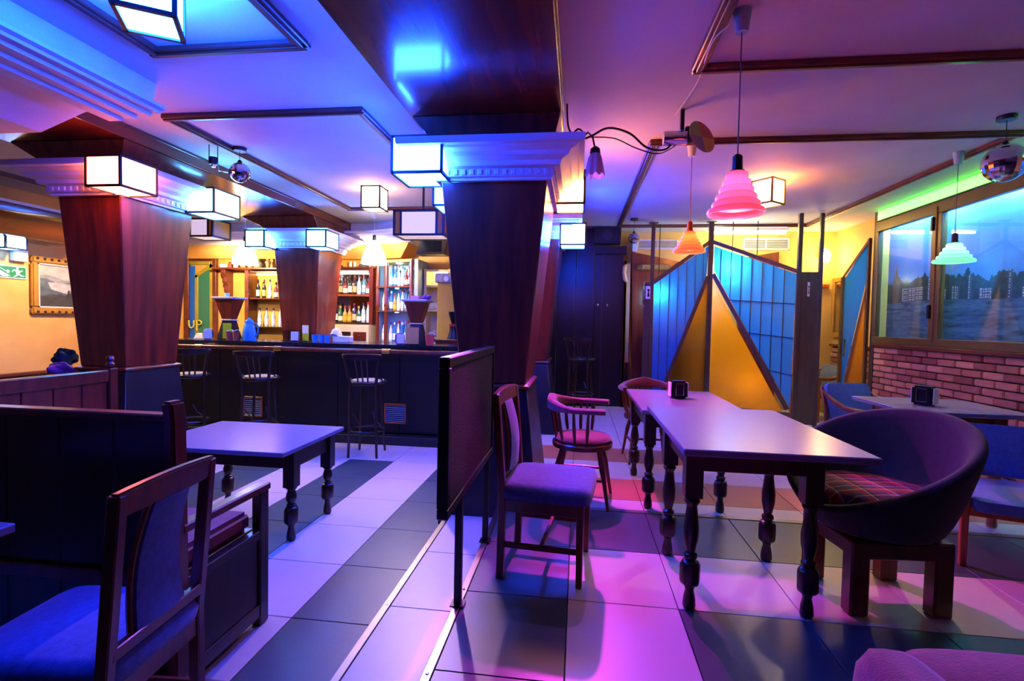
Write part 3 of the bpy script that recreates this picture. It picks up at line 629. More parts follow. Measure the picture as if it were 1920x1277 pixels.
# ------------------------------------------------------------ crimson captain's chairs
def captain(label, loc, rz):
    t = thing('captain_chair', label, 'chair', loc, rz); wd = MT['redwood']
    ring = [(.19*math.cos(a)*(1 if abs(math.cos(a)) < .99 else 1), .19*math.sin(a)) for a in [2*PI*i/28 for i in range(28)]]
    M().loft([[(x*1.12*k, y*1.08*k, z) for x, y in ring] for z, k in ((.385, .96), (.39, 1.02), (.42, 1.04), (.428, 1.0))]).build('seat_board', wd, t, angle=40)
    M().loft([[(x*1.06*k, y*1.02*k-.005, z) for x, y in ring] for z, k in ((.428, .97), (.445, 1.03), (.465, .97), (.475, .7))]).build('seat_cushion', MT['red_f'], t, angle=60)
    for sx in (-1, 1):
        for sy in (-1, 1):
            M().tube([(sx*.135, sy*.125, .39), (sx*.16, sy*.155, .26), (sx*.172, sy*.17, .18), (sx*.195, sy*.20, 0)], [.014, .020, .015, .011], 10).build('leg', wd, t)
        M().tube([(sx*.168, -.165, .19), (sx*.168, 0, .19), (sx*.168, .165, .19)], [.008, .012, .008], 8).build('stretcher', wd, t)
    M().tube([(-.168, 0, .19), (0, 0, .19), (.168, 0, .19)], [.008, .011, .008], 8).build('stretcher', wd, t)
    def arm(a): return (.25*math.cos(a), .225*math.sin(a)+.0)
    pts = [(.235, -.17), (.245, -.06)] + [arm(R_(q)) for q in range(10, 171, 16)] + [(-.245, -.06), (-.235, -.17)]
    for i in range(1, len(pts)-1, 1):
        x, y = pts[i]
        if i % 2 == 0 or i in (1, len(pts)-2): M().tube([(x*.78, y*.78, .42), (x*.9, y*.9, .53), (x, y, .665)], [.008, .013, .008], 8).build('spindle', wd, t)
    def hz(i):
        u = abs(i-(len(pts)-1)/2)/((len(pts)-1)/2); return .035+.06*max(0, 1-u*1.6)
    rings = []
    for i, (x, y) in enumerate(pts):
        d = Vector(pts[min(i+1, len(pts)-1)])-Vector(pts[max(i-1, 0)]); n = Vector((d.y, -d.x)).normalized(); h = hz(i); w_ = .030
        rings.append([(x+n.x*w_*a, y+n.y*w_*a, .655+h*b) for a, b in ((-1, .1), (-.8, 0), (.8, 0), (1, .1), (1, .75), (.6, 1), (-.6, 1), (-1, .75))])
    M().loft(rings).build('back_rail', MT['red_f'], t, angle=50)
    return t
captain("crimson captain's chair with spindle arms beside the middle column", (.045, 3.66, 0), R_(84))
captain("crimson chair whose back shows behind the second dining table", (.66, 4.86, 0), R_(4))

# ------------------------------------------------------------ navy tub chair
def plaid(name):
    m, nt, b = nodes(name); v = coords(nt, 1); sp = nt.nodes.new('ShaderNodeSeparateXYZ'); nt.links.new(v, sp.inputs[0])
    def stripes(sock, sc_, stops):
        mu = nt.nodes.new('ShaderNodeMath'); mu.operation = 'MULTIPLY'; mu.inputs[1].default_value = sc_; nt.links.new(sock, mu.inputs[0])
        fr = nt.nodes.new('ShaderNodeMath'); fr.operation = 'FRACT'; nt.links.new(mu.outputs[0], fr.inputs[0])
        c = ramp(nt, fr.outputs[0], stops); c.node.color_ramp.interpolation = 'CONSTANT'; return c
    a = stripes(sp.outputs[0], 9, [(0, '8a1c2c'), (.3, '22305e'), (.5, 'b8b0a8'), (.56, '22305e'), (.75, '6a1838'), (.9, 'c8b060')])
    c = stripes(sp.outputs[1], 9, [(0, '5a1030'), (.35, '1c3a5e'), (.55, 'a0202c'), (.8, 'd0c8c0'), (.86, '30205a')])
    mx = nt.nodes.new('ShaderNodeMix'); mx.data_type = 'RGBA'; mx.inputs[0].default_value = .5; nt.links.new(a, mx.inputs[6]); nt.links.new(c, mx.inputs[7])
    nt.links.new(mx.outputs[2], b.inputs['Base Color']); b.inputs['Roughness'].default_value = .9; return m
def tub(label, loc, rz):
    t = thing('tub_chair', label, 'armchair', loc, rz); N = 56
    def H(a):     # a = 0 at the back (+y)
        c = (1+math.cos(a))/2; return .45+.39*c**.72
    def ringat(v, off):
        out = []
        for i in range(N):
            a = 2*PI*i/N; h = H(a); zb = .335; z = zb+(h-zb)*v
            r = .235+(.385-.235)*v**.62-off; bulge = 1+.03*math.cos(a)
            out.append((r*bulge*math.sin(a), r*math.cos(a)*(.97), z))
        return out
    rings = [[(x*.75, y*.75, .325) for x, y, z in ringat(0, 0)]] + [ringat(v, 0) for v in (0, .08, .2, .35, .55, .75, .9, .97)]
    rim = []
    for k, (o, dz) in enumerate(((.006, .012), (.022, .022), (.042, .014))): rim.append([(x, y, z+dz) for x, y, z in ringat(1, o)])
    rings += rim + [ringat(v, .055) for v in (.95, .75, .55, .4)]
    M().loft(rings).build('shell', MT['navy_f'], t, rot=(0, 0, R_(20)), angle=75)
    cu = [(.24*math.cos(2*PI*i/40), .24*math.sin(2*PI*i/40)) for i in range(40)]
    M().loft([[(x*k, y*k-.03, z) for x, y in cu] for z, k in ((.42, .9), (.44, 1.08), (.49, 1.10), (.522, .98), (.535, .6))]).build('seat_cushion', plaid('plaid_wool'), t, angle=60)
    for sx in (-1, 1):
        for sy in (-1, 1): M().box(sx*.165-.036, sx*.165+.036, sy*.18-.042, sy*.18+.042, 0, .33).build('leg', MT['redwood'], t, bevel=.008)
        M().box(sx*.165-.03, sx*.165+.03, -.19, .19, .25, .322).build('side_rail', MT['redwood'], t, bevel=.005)
        M().box(-.17, .17, sx*.18-.03, sx*.18+.03, .252, .320).build('cross_rail', MT['redwood'], t, bevel=.005)
    return t
tub('navy tub chair on thick red legs with a plaid cushion', (1.40, 2.585, 0), R_(-84))

# ------------------------------------------------------------ blue armchairs
def armchair(label, loc, rz, w_=.25, seat=.43, back=.77, fab='lblue_f', wood='redwood', lean=.08):
    t = thing('armchair', label, 'armchair', loc, rz); wd = MT[wood]
    for s in (-1, 1):
        M().tube([(s*w_, .24+lean, back-.03), (s*(w_+.008), .235, seat+.12), (s*w_, .22, seat-.1), (s*w_, .25, 0)], [.014, .018, .02, .016], 8).build('leg', wd, t)
        M().frus(s*w_, -.21, [(.015, .017, 0), (.019, .022, seat+.16)]).build('leg', wd, t, bevel=.004)
        M().tube([(s*w_, .25+lean*.6, seat+.27), (s*(w_+.006), .14, seat+.205), (s*(w_+.008), 0, seat+.165), (s*(w_+.004), -.14, seat+.165), (s*w_, -.25, seat+.175)], [.014, .022, .024, .024, .018], 10).build('arm', wd, t)
        M().bar((s*w_, -.2, seat-.07), (s*w_, .22, seat-.08), .022, .05).build('seat_rail', wd, t, bevel=.003)
    for y in (-.21, .22): M().bar((-w_, y, seat-.07), (w_, y, seat-.07), .022, .05).build('seat_rail', wd, t, bevel=.003)
    def pillow(hx, hy, hz, n=24):
        r = []
        for z, k in ((-1, .90), (-.75, 1), (0, 1.02), (.75, 1), (1, .88)):
            r.append([(math.copysign(abs(math.cos(a))**.25, math.cos(a))*hx*k, math.copysign(abs(math.sin(a))**.25, math.sin(a))*hy*k, z*hz) for a in [2*PI*i/n for i in range(n)]])
        return M().loft(r)
    pillow(w_-.022, .235, .038).build('seat_cushion', MT[fab], t, (0, -.02, seat-.02), (R_(3), 0, 0), angle=50)
    h = (back-seat-.02)/2
    pillow(w_-.015, h, .032).build('back_cushion', MT[fab], t, (0, .225+lean*.5, seat+.03+h), (R_(90)-math.atan2(lean, h*2), 0, 0), angle=50)
    return t
armchair('blue armchair with red arms tucked behind the brick side table', (2.41, 4.56, 0), R_(10), .21)
armchair('low blue armchair behind the navy tub chair at the right edge', (2.36, 3.12, 0), R_(-18), .24, .37, .69, wood='orangewood')
MT['grey_f'] = mat('grey_fabric', '56626c', .85, c2='6c7882', scale=12, bump=.4, bscale=60)
armchair('grey armchair with a wooden arm in the gap beyond the partition', (3.30, 7.55, 0), R_(-70), .24, .42, .74, 'grey_f', 'orangewood')

# crimson armchair close to the camera, only its tops in frame
t = thing('lounge_chair', 'crimson rounded armchair at the bottom right edge', 'armchair', (.93, .83, 0))
def puff(x0, x1, y0, y1, z0, z1, n, mt, r=.05):
    a, b, h = (x1-x0)/2, (y1-y0)/2, (z1-z0)
    rg_ = []
    for z, k in ((0, 1), (h*.5, 1.0), (h*.8, .98), (h*.93, .9), (h*.985, .72), (h, .45)):
        rg_.append([((x0+x1)/2+math.copysign(abs(math.cos(q))**.45, math.cos(q))*(a-(1-k)*r*1.6), (y0+y1)/2+math.copysign(abs(math.sin(q))**.45, math.sin(q))*(b-(1-k)*r*1.6), z0+z) for q in [2*PI*i/28 for i in range(28)]])
    M().loft(rg_).build(n, MT[mt], t, (-.93, -.83, 0), angle=60)
puff(.50, .66, .35, 1.04, .12, .665, 'arm', 'red_f'); puff(1.24, 1.40, .35, 1.04, .12, .665, 'arm', 'red_f')
puff(.62, 1.28, .93, 1.13, .12, .625, 'backrest', 'red_f'); puff(.64, 1.26, .34, .97, .12, .44, 'seat', 'navy_f')
for x in (.58, 1.32):
    for y in (.42, 1.0): M().frus(x-.93, y-.83, [(.02, .02, 0), (.028, .028, .14)]).build('leg', MT['dwood'], t)

# ------------------------------------------------------------ benches
t = thing('bench', 'dark high backed bench with a red seat cushion, back to the camera', 'bench', (-2.4, 1.66, -.15))
bx0, bx1 = -.85, 1.0
for i in range(8):
    a = bx0+(bx1-.04-bx0)*i/8; b2 = bx0+(bx1-.04-bx0)*(i+1)/8
    M().box(a+.002, b2-.002, -.012, .012, .10, 1.02).build('back_plank', MT['dwood'], t, bevel=.004)
M().box(bx0, bx1-.03, -.03, .03, 1.02, 1.05).build('top_rail', MT['redwood'], t, bevel=.006)
M().box(bx0, bx1-.03, -.035, -.012, .42, .47).build('middle_rail', MT['redwood'], t, bevel=.004)
M().box(bx0, bx1-.03, -.035, .012, .05, .12).build('bottom_rail', MT['dwood'], t, bevel=.004)
M().loft([[(bx1-.045, y0-.035, z), (bx1, y0-.035, z), (bx1, y0+.035, z), (bx1-.045, y0+.035, z)] for y0, z in ((0, 0), (0, .45), (-.01, 1.02), (-.02, 1.10))]).build('back_post', MT['redwood'], t, bevel=.01, segs=2)
M().box(bx1-.045, bx1, .455, .52, 0, .64).build('front_post', MT['dwood'], t, bevel=.006)
M().box(bx1-.05, bx1+.004, .0, .53, .61, .645).build('arm_rest', MT['redwood'], t, bevel=.006)
M().box(bx1-.032, bx1-.012, .03, .46, .08, .40).build('end_panel', MT['dwood'], t, bevel=.003)
M().box(bx1-.04, bx1-.004, .03, .46, .40, .44).build('end_rail', MT['dwood'], t, bevel=.003)
M().box(bx1-.04, bx1-.004, .03, .46, .04, .10).build('end_rail', MT['dwood'], t, bevel=.003)
M().box(bx0, bx1-.05, .02, .48, .38, .44).build('seat_board', MT['dwood'], t, bevel=.004)
M().box(bx0, bx1-.055, .03, .47, .441, .525).build('seat_cushion', MT['red_f'], t, bevel=.02, segs=2)
M().box(bx0, bx1-.045, .46, .48, .06, .38).build('front_panel', MT['dwood'], t, bevel=.003)

t = thing('plank_bench', 'purplish plank backed bench in front of the left column', 'bench', (-3.5, 2.6, -.15)); 
for i in range(9):
    y = .80-.2*i; M().box(-.012, .012, y-.197, y-.003, .08, .93).build('plank', MT['redwood'], t, bevel=.004)
M().box(-.03, .03, -1.0, .80, .90, .99).build('top_rail', MT['redwood'], t, bevel=.008)
M().box(-.03, .03, -1.0, .80, .04, .12).build('bottom_rail', MT['redwood'], t, bevel=.006)
M().box(-.035, .035, .80, .87, 0, 1.0).build('end_post', MT['redwood'], t, bevel=.006)
M().lathe([(.012, 1.0), (.028, 1.01), (.030, 1.03), (.020, 1.045), (.02, 1.05), (.028, 1.07), (.02, 1.09), (.004, 1.095)], 14, (0, .835, 0)).build('finial', MT['redwood'], t)
M().box(-.5, -.012, -1.0, .82, .38, .44).build('seat_board', MT['redwood'], t, bevel=.005)
M().box(-.5, -.46, -1.0, .82, .0, .38).build('front_panel', MT['redwood'], t, bevel=.005)
t = thing('wall_bench', 'dark bench along the left wall under the painting', 'bench', (-6.3, 4.6, -.15))
M().box(-.27, -.22, -1.8, 1.9, .0, .66).build('backrest', MT['dwood'], t, bevel=.006)
M().box(-.28, -.20, -1.8, 1.9, .66, .70).build('top_rail', MT['trim'], t, bevel=.006)
M().box(-.22, .22, -1.8, 1.9, .36, .42).build('seat_board', MT['dwood'], t, bevel=.006)
M().box(.17, .21, -1.8, 1.9, .0, .36).build('front_panel', MT['dwood'], t, bevel=.006)
# crumpled clothes heaped behind the plank bench
def crumple(name, label, cx, cy, cz, rx, ry, rz_, mt, seed, cat):
    rr = random.Random(seed); ph = [rr.uniform(0, 6.28) for _ in range(8)]
    def fn(u, v):
        a = 2*PI*u; b = PI*v; d = 1+.16*math.sin(3*a+ph[0]+2*b)+.11*math.sin(5*a+ph[1]-3*b)+.07*math.sin(7*b+ph[2]+4*a)
        return (rx*d*math.sin(b)*math.cos(a), ry*d*math.sin(b)*math.sin(a), rz_*(d*-math.cos(b))+rz_*.9)
    return tag(M().grid(fn, 30, 18).build(name, mt, loc=(cx, cy, cz), angle=70), label, cat)
MT['teal_f'] = mat('dark_teal_cloth', '12303c', .9, c2='1e4450', scale=20, bump=.3); MT['violet_f'] = mat('violet_cloth', '6a3a86', .9, c2='8452a0', scale=20, bump=.3)
t = thing('shelf_ledge', 'low ledge behind the plank bench carrying folded clothes', 'ledge', (-4.52, 3.86, -.15))
M().box(-.20, .20, -.3, .24, .82, .85).build('top', MT['mahog_h'], t, bevel=.004)
M().box(-.17, .17, -.26, .20, 0, .82).build('cabinet_body', MT['dwood'], t, bevel=.004)
crumple('flat_cap', 'dark teal cap heaped on clothes left of the column', -4.53, 4.0, .79, .085, .08, .075, MT['teal_f'], 4, 'cap')
crumple('scarf', 'violet scarf bundle under the teal cap beside the column', -4.39, 3.84, .725, .075, .09, .055, MT['violet_f'], 9, 'scarf')

# ------------------------------------------------------------ felt screen between the steps
FELT = mat('dark_green_felt', '0c140c', .95, c2='161f15', scale=30, bump=.5, bscale=120)
t = thing('screen', 'low black framed divider screen with a dark green felt panel', 'screen', (-.50, 2.4, 0))
M().box(-.014, .014, -.48, .50, .53, 1.075).build('felt_panel', FELT, t, bevel=.003)
M().box(-.022, .022, -.52, .54, 1.075, 1.115).build('top_rail', MT['iron'], t, bevel=.004)
M().box(-.022, .022, -.52, .54, .49, .53).build('bottom_rail', MT['iron'], t, bevel=.004)
for y in (-.50, .52): M().box(-.022, .022, y-.022, y+.022, .53, 1.075).build('side_rail', MT['iron'], t, bevel=.004)
for y in (-.225, .44):
    M().box(-.016, .016, y-.016, y+.016, .004, .49).build('leg', MT['iron'], t, bevel=.003)
    M().box(-.03, .03, y-.03, y+.03, .004, .010).build('foot_plate', MT['iron'], t)
# ------------------------------------------------------------ the bar
t = thing('bar', 'long black fronted bar with a dark polished counter', 'bar', (-3.1, 5.9, -.15))
X0b, X1b = -1.9, 1.83
for i in range(5):
    a = X0b+(X1b-X0b)*i/5; b2 = X0b+(X1b-X0b)*(i+1)/5
    M().box(a+.003, b2-.003, -.28, -.25, .11, 1.08).build('front_panel', MT['blackwood'], t, bevel=.004)
M().box(X0b, X1b, -.25, .22, .0, 1.075).build('carcass', MT['blackwood'], t)
M().box(X0b-.02, X1b+.03, -.36, .28, 1.08, 1.125).build('counter', mat('polished_counter', '14161c', .16, c2='20242c', scale=5), t, bevel=.01, segs=2)
M().box(X0b, X1b, -.42, -.28, .0, .10).build('foot_step', MT['black'], t, bevel=.006)
M().box(X0b, X1b, -.285, -.25, 1.03, 1.08).build('counter_moulding', MT['trim'], t, bevel=.006)
def vent(par, x, y, z, w_, h, n=9, fm='orangewood', axis=0):
    v = M()
    f = .018
    for a, b2, c, d in ((-w_/2, w_/2, h/2-f, h/2), (-w_/2, w_/2, -h/2, -h/2+f), (-w_/2, -w_/2+f, -h/2, h/2), (w_/2-f, w_/2, -h/2, h/2)): v.box(a, b2, -.014, 0, c, d)
    g = v.build('vent_frame', MT[fm], par, (x, y, z), bevel=.002)
    M().box(-w_/2+f, w_/2-f, -.002, 0, -h/2+f, h/2-f).build('vent_backing', MT['iron'], g)
    sl = M().loft([[(sx*(w_/2-f), -.012, -.002), (sx*(w_/2-f), -.002, .008), (sx*(w_/2-f), 0, .008), (sx*(w_/2-f), -.010, -.004)] for sx in (-1, 1)]).mesh('slat', SLAT)
    for i in range(n): link('slat', sl, g, (0, 0, -h/2+f+(h-2*f)*(i+.5)/n))
SLAT = mat('grey_blue_slat', '5a6a80', .5)
vent(t, -.72, -.28, .345, .25, .24); vent(t, 1.04, -.28, .335, .26, .23)
r = M().tube([(X0b, -.46, 1.055), (X1b, -.46, 1.055)], .024, 14).build('hand_rail', MT['mahog'], t)
for x in (-1.275, -.29, .995): 
    M().tube([(x-.045, -.46, 1.055), (x+.045, -.46, 1.055)], .030, 16).build('sleeve', MT['brass'], r)
    M().tube([(x, -.44, 1.055), (x, -.285, 1.025)], .012, 8).build('bracket_arm', MT['brass'], r)

# ------------------------------------------------------------ bar stools
CANE = mat('pale_cane', 'b09a72', .6, c2='c8b48c', scale=30)
def stool(label, loc, rz, pad=None):
    t = thing('bar_stool', label, 'bar stool', loc, rz); wd = MT['dwood']
    def ring(r, z, n=24): return [(r*math.cos(2*PI*i/n), r*math.sin(2*PI*i/n), z) for i in range(n)]
    M().loft([ring(.185, .735), ring(.195, .745), ring(.195, .765), ring(.185, .775)]).build('seat_ring', wd, t, angle=50)
    M().loft([ring(.165, .772), ring(.16, .782), ring(.1, .784)]).build('seat', pad or CANE, t)
    for a in (-50, -130): M().tube([(.15*math.cos(R_(a)), .15*math.sin(R_(a)), .74), (.185*math.cos(R_(a)), .185*math.sin(R_(a)), .35), (.215*math.cos(R_(a)), .215*math.sin(R_(a)), 0)], [.016, .015, .013], 10).build('leg', wd, t)
    for s in (-1, 1):
        M().tube([(s*.145, .17, 0), (s*.135, .165, .35), (s*.13, .165, .74), (s*.155, .21, .90), (s*.175, .235, 1.03)], [.013, .015, .017, .015, .012], 10).build('leg', wd, t)
        M().tube([(s*.13, .17, .82), (s*.16, .08, .80), (s*.17, .05, .765)], .008, 8).build('hip_brace', wd, t)
    M().tube([(.175*math.cos(2*PI*i/28), .175*math.sin(2*PI*i/28), .26) for i in range(29)], .010, 8).build('foot_ring', wd, t)
    for a in (45, 135, 225, 315):
        M().tube([(.165*math.cos(R_(a)), .165*math.sin(R_(a)), .27), (.13*math.cos(R_(a+25)), .13*math.sin(R_(a+25)), .33), (.16*math.cos(R_(a+45)), .16*math.sin(R_(a+45)), .42)], .006, 6).build('brace', wd, t) if a > 200 else None
    rings = []
    for i in range(13):
        u = -1+i/6; x = u*.20; y = .245+.045*(1-u*u)-.03; rings.append([(x, y-.011, 1.0+.012*u*u), (x, y+.011, 1.0+.012*u*u), (x, y+.013, 1.065-.008*u*u), (x, y-.009, 1.065-.008*u*u)])
    M().loft(rings).build('back_rail', wd, t, bevel=.004)
    for x in (-.05, .0, .05): M().box(x-.011, x+.011, .172, .184, .77, .83).build('back_slat', wd, t) if False else M().tube([(x, .175, .775), (x*1.1, .205, .90), (x*1.2, .255, 1.01)], .009, 8).build('back_slat', wd, t)
    return t
stool('bentwood bar stool with a cane seat, nearest the middle column', (-2.16, 5.08, -.15), R_(186))
stool('bentwood bar stool behind the blue lit table', (-3.38, 5.10, -.15), R_(196))
stool('bentwood bar stool half hidden by the left column', (-4.22, 5.12, -.15), R_(215))
stool('black bar stool against the dark door at the back', (.05, 7.35, -.0), R_(165), MT['iron'])

# ------------------------------------------------------------ things standing on the counter
ZB = .976
LIME = mat('lime_print', 'a8c020', .5, var=.05); TERRA = mat('terracotta_cup', 'a8503a', .6); BLUEP = mat('blue_plastic', '2f8fd0', .35, var=.04); WCARD = mat('white_card', 'e8e6e0', .6, var=.02)
OCH = mat('ochre_card', 'c89a48', .6, var=.1); REDP = mat('red_bucket', 'd8503c', .45); TEALP = mat('teal_print', '2a7aa0', .5, c2='d0e0e8', scale=40)
def napkin(label, x, y, z, rz=0, front='white', side='iron', sc_=1, group=None):
    t = thing('napkin_holder', label, 'napkin holder', (x, y, z), rz, group); a, b, h = .048*sc_, .062*sc_, .13*sc_
    m = M().box(-a, a, -b+.004, b-.004, 0, h); m.build('case', MT[side], t, bevel=.012, segs=2)
    for s in (-1, 1):
        M().box(-a+.006, a-.006, s*b-.004, s*b+.002, .012, h-.012).build('napkins', MT[front] if front in MT else front, t, bevel=.002)
        p = [(-a-.003, y0*b, z0*h) for y0, z0 in ((-.45, .2), (.45, .2), (.45, .85), (-.45, .85), (-.45, .2))]
        M().tube([(s*-x0, y0, z0) for x0, y0, z0 in p], .003, 6).build('wire_loop', MT['chrome'], t)
    return t
MT['wcard'] = WCARD
MT['tealp'] = TEALP
napkin('white napkin holder with a teal printed side on the bar', -4.50, 5.74, ZB, R_(35), 'wcard', 'tealp')
napkin('dark napkin holder standing in front of the bar column', -3.40, 5.80, ZB, R_(28), 'wcard', 'iron')
napkin('violet tinted napkin holder beside the ochre card on the bar', -2.06, 5.74, ZB, R_(25), 'wcard', 'violet_f')
napkin('chrome napkin holder on the second dining table', .755, 3.98, .71, R_(95), 'wcard', 'iron', 1.0)
napkin('napkin holder with white napkins on the brick wall table', 2.33, 3.78, .75, R_(40), 'wcard', 'iron', 1.0)
def card(label, x, y, w_, h, mt, rz=0, two=None):
    t = thing('menu_card', label, 'menu card', (x, y, ZB), rz)
    M().box(-w_/2-.01, w_/2+.01, -.025, .025, 0, .012).build('stand', MT['iron'], t, bevel=.003)
    M().box(-w_/2, w_/2, -.005, .005, .012, h).build('card', mt, t, bevel=.001)
    if two: M().box(-w_/2+.003, w_/2-.003, -.0065, -.005, h*.5, h-.004).build('printed_top', two, t)
card('lime green menu card left of the blue jug', -4.29, 5.80, .10, .20, LIME, R_(10))
card('white and lime menu card in front of the bar column', -3.24, 5.76, .09, .20, LIME, R_(-12), WCARD)
card('ochre menu card at the right end of the bar', -1.90, 5.70, .155, .20, OCH, R_(4))
def cup(label, x, y, mt, r=.04, h=.105, name='cup', cat='cup', group=None):
    t = thing(name, label, cat, (x, y, ZB), 0, group)
    M().lathe([(.001, 0), (r*.74, 0), (r*.98, h*.93), (r*1.06, h*.93), (r*1.06, h), (r*.93, h), (r*.68, .008), (.001, .008)], 20).build('body', mt, t)
    M().tube([(r*.99*math.cos(R_(a)), r*.99*math.sin(R_(a)), h+.02*max(0, math.sin(R_(a)))) for a in range(0, 181, 15)], .003, 6).build('handle', WCARD, t)
cup('terracotta pot on the bar, left one of the pair', -4.175, 5.68, TERRA); cup('terracotta pot on the bar, right one touching the jug', -4.085, 5.68, TERRA)
cup('red bucket at the right end of the bar', -1.69, 5.70, REDP, .055, .12, 'bucket', 'bucket')
for i, w_ in enumerate(('left', 'middle', 'right')):
    o = M().lathe([(.001, 0), (.028, 0), (.037, .088), (.040, .09), (.035, .09), (.026, .006), (.001, .006)], 18).build('tumbler', BLUEP, loc=(-3.10+.078*i, 5.72, ZB))
    tag(o, 'pale blue tumbler beside the bar column, %s of three' % w_, 'cup', 'blue tumblers on the bar')
t = thing('thermos_jug', 'bright blue thermos jug standing on the bar', 'jug', (-3.955, 5.74, ZB))
M().lathe([(.001, 0), (.078, 0), (.08, .01), (.075, .10), (.058, .18), (.044, .205), (.044, .215), (.001, .215)], 28).build('body', BLUEP, t, angle=50)
M().lathe([(.046, .215), (.05, .222), (.042, .245), (.02, .258), (.012, .27), (.001, .272)], 24).build('lid', BLUEP, t, angle=50)
M().tube([(.05, 0, .205), (.09, 0, .21), (.115, 0, .17), (.115, 0, .10), (.085, 0, .05), (.07, 0, .045)], .009, 8).build('handle', BLUEP, t)
M().loft([[(-.04, -.012, .205), (-.04, .012, .205), (-.04, .012, .225), (-.04, -.012, .225)], [(-.068, -.006, .225), (-.068, .006, .225), (-.068, .006, .235), (-.068, -.006, .235)]]).build('spout', BLUEP, t)
tag(M().frus(0, 0, [(.075, .055, 0), (.075, .055, .008), (.05, .035, .07)]).build('butter_dish', MT['white'], loc=(-4.66, 5.84, ZB), bevel=.004), 'white covered dish on the far left of the bar', 'dish')
t = thing('bread_bin', 'white rounded box on the bar beside the blue tumblers', 'box', (-2.80, 5.86, ZB))
M().box(-.12, .09, -.06, .06, 0, .075).build('body', WCARD, t, bevel=.006); M().tube([(-.10, y, .075+.05*math.sin(PI*k/8)) for k, y in enumerate([-.05+.1*i/8 for i in range(9)])], .05, 8).build('lid', WCARD, t)
def pedestal(label, x, y, toplab):
    t = thing('hourglass_pedestal', label, 'pedestal', (x, y, ZB), 0)
    M().frus(0, 0, [(.105, .095, 0), (.105, .095, .02), (.06, .058, .235)]).build('base', MT['black'], t, bevel=.004)
    M().frus(0, 0, [(.078, .075, .235), (.078, .075, .25)]).build('collar', MT['cap'], t, bevel=.003)
    M().frus(0, 0, [(.062, .060, .25), (.125, .115, .50)]).build('hopper', MT['mahog'], t, bevel=.004)
    M().frus(0, 0, [(.13, .12, .50), (.148, .135, .505), (.155, .14, .515), (.155, .14, .53)]).build('top_board', MT['cap'], t, bevel=.004)
pedestal('small hourglass shaped wooden pedestal on the bar by the coloured door', -4.39, 5.98, None)
pedestal('small crimson hourglass pedestal at the right end of the bar', -1.93, 5.97, None)
tag(M().lathe([(.001, 0), (.026, 0), (.03, .05), (.026, .05), (.023, .004), (.001, .004)], 16).build('glass', mat('aqua_glass', '8fd8d8', .2), loc=(-4.41, 5.96, ZB+.531)), 'small aqua glass on top of the left bar pedestal', 'glass')
tag(M().box(-.05, .05, -.04, .04, 0, .045).build('snack_box', mat('pink_box', 'd890b8', .5), loc=(-1.95, 5.96, ZB+.531), bevel=.004), 'pink box on top of the right bar pedestal', 'box')
crumple('cloth', 'violet cloth hanging over the right bar pedestal', -1.815, 5.97, ZB+.536, .05, .07, .028, MT['violet_f'], 21, 'cloth')

# ------------------------------------------------------------ back bar
YW = YB-.35       # wall face
d1 = empty_struct('door_1')
MT['doorf'] = mat('ochre_door_frame', '8a7a20', .4, c2='a08c30', scale=6)
DG = glass('blue_green_glass', '3a8a6a', amount=.35); 
def dbox(x0, x1, z0, z1, n, mt, y=.05, d=.04): M().box(x0, x1, YW-y, YW-y+d, z0, z1).build(n, mt, d1, bevel=.004)
dbox(-6.58, -6.50, -.15, 2.26, 'jamb', MT['trim'], .07, .07); dbox(-6.06, -6.00, -.15, 2.26, 'jamb', MT['trim'], .07, .07); dbox(-6.5, -6.06, 2.18, 2.26, 'lintel', MT['trim'], .07, .07)
dbox(-6.13, -6.065, -.15, 2.18, 'stile', MT['doorf']); dbox(-6.40, -6.34, -.15, 1.95, 'stile', MT['doorf']); dbox(-6.5, -6.13, 2.12, 2.18, 'top_rail', MT['doorf'])
M().bar((-6.40, YW-.03, 1.92), (-6.08, YW-.03, 2.12), .04, .06).build('diagonal_rail', MT['doorf'], d1, bevel=.003)
M().prism([(-6.34, .1), (-6.13, .1), (-6.13, 2.08), (-6.34, 1.94)], 'y', YW-.036, YW-.030).build('pane', DG, d1)
dbox(-6.5, -6.40, .1, 2.1, 'pane', MT['glassb'], .036, .006)
LET = mat('yellow_letter', 'c8b840', .5)
m = M(); m.tube([(-.045, 0, .13), (-.045, 0, .05), (-.03, 0, .015), (0, 0, .0), (.03, 0, .015), (.045, 0, .05), (.045, 0, .13)], .012, 8).build('letter_u', LET, d1, (-6.44, YW-.075, 1.06))
M().tube([(-.04, 0, -.04), (-.04, 0, .13), (.01, 0, .13), (.045, 0, .11), (.045, 0, .075), (.01, 0, .055), (-.04, 0, .055)], .012, 8).build('letter_p', LET, d1, (-6.30, YW-.075, 1.06))
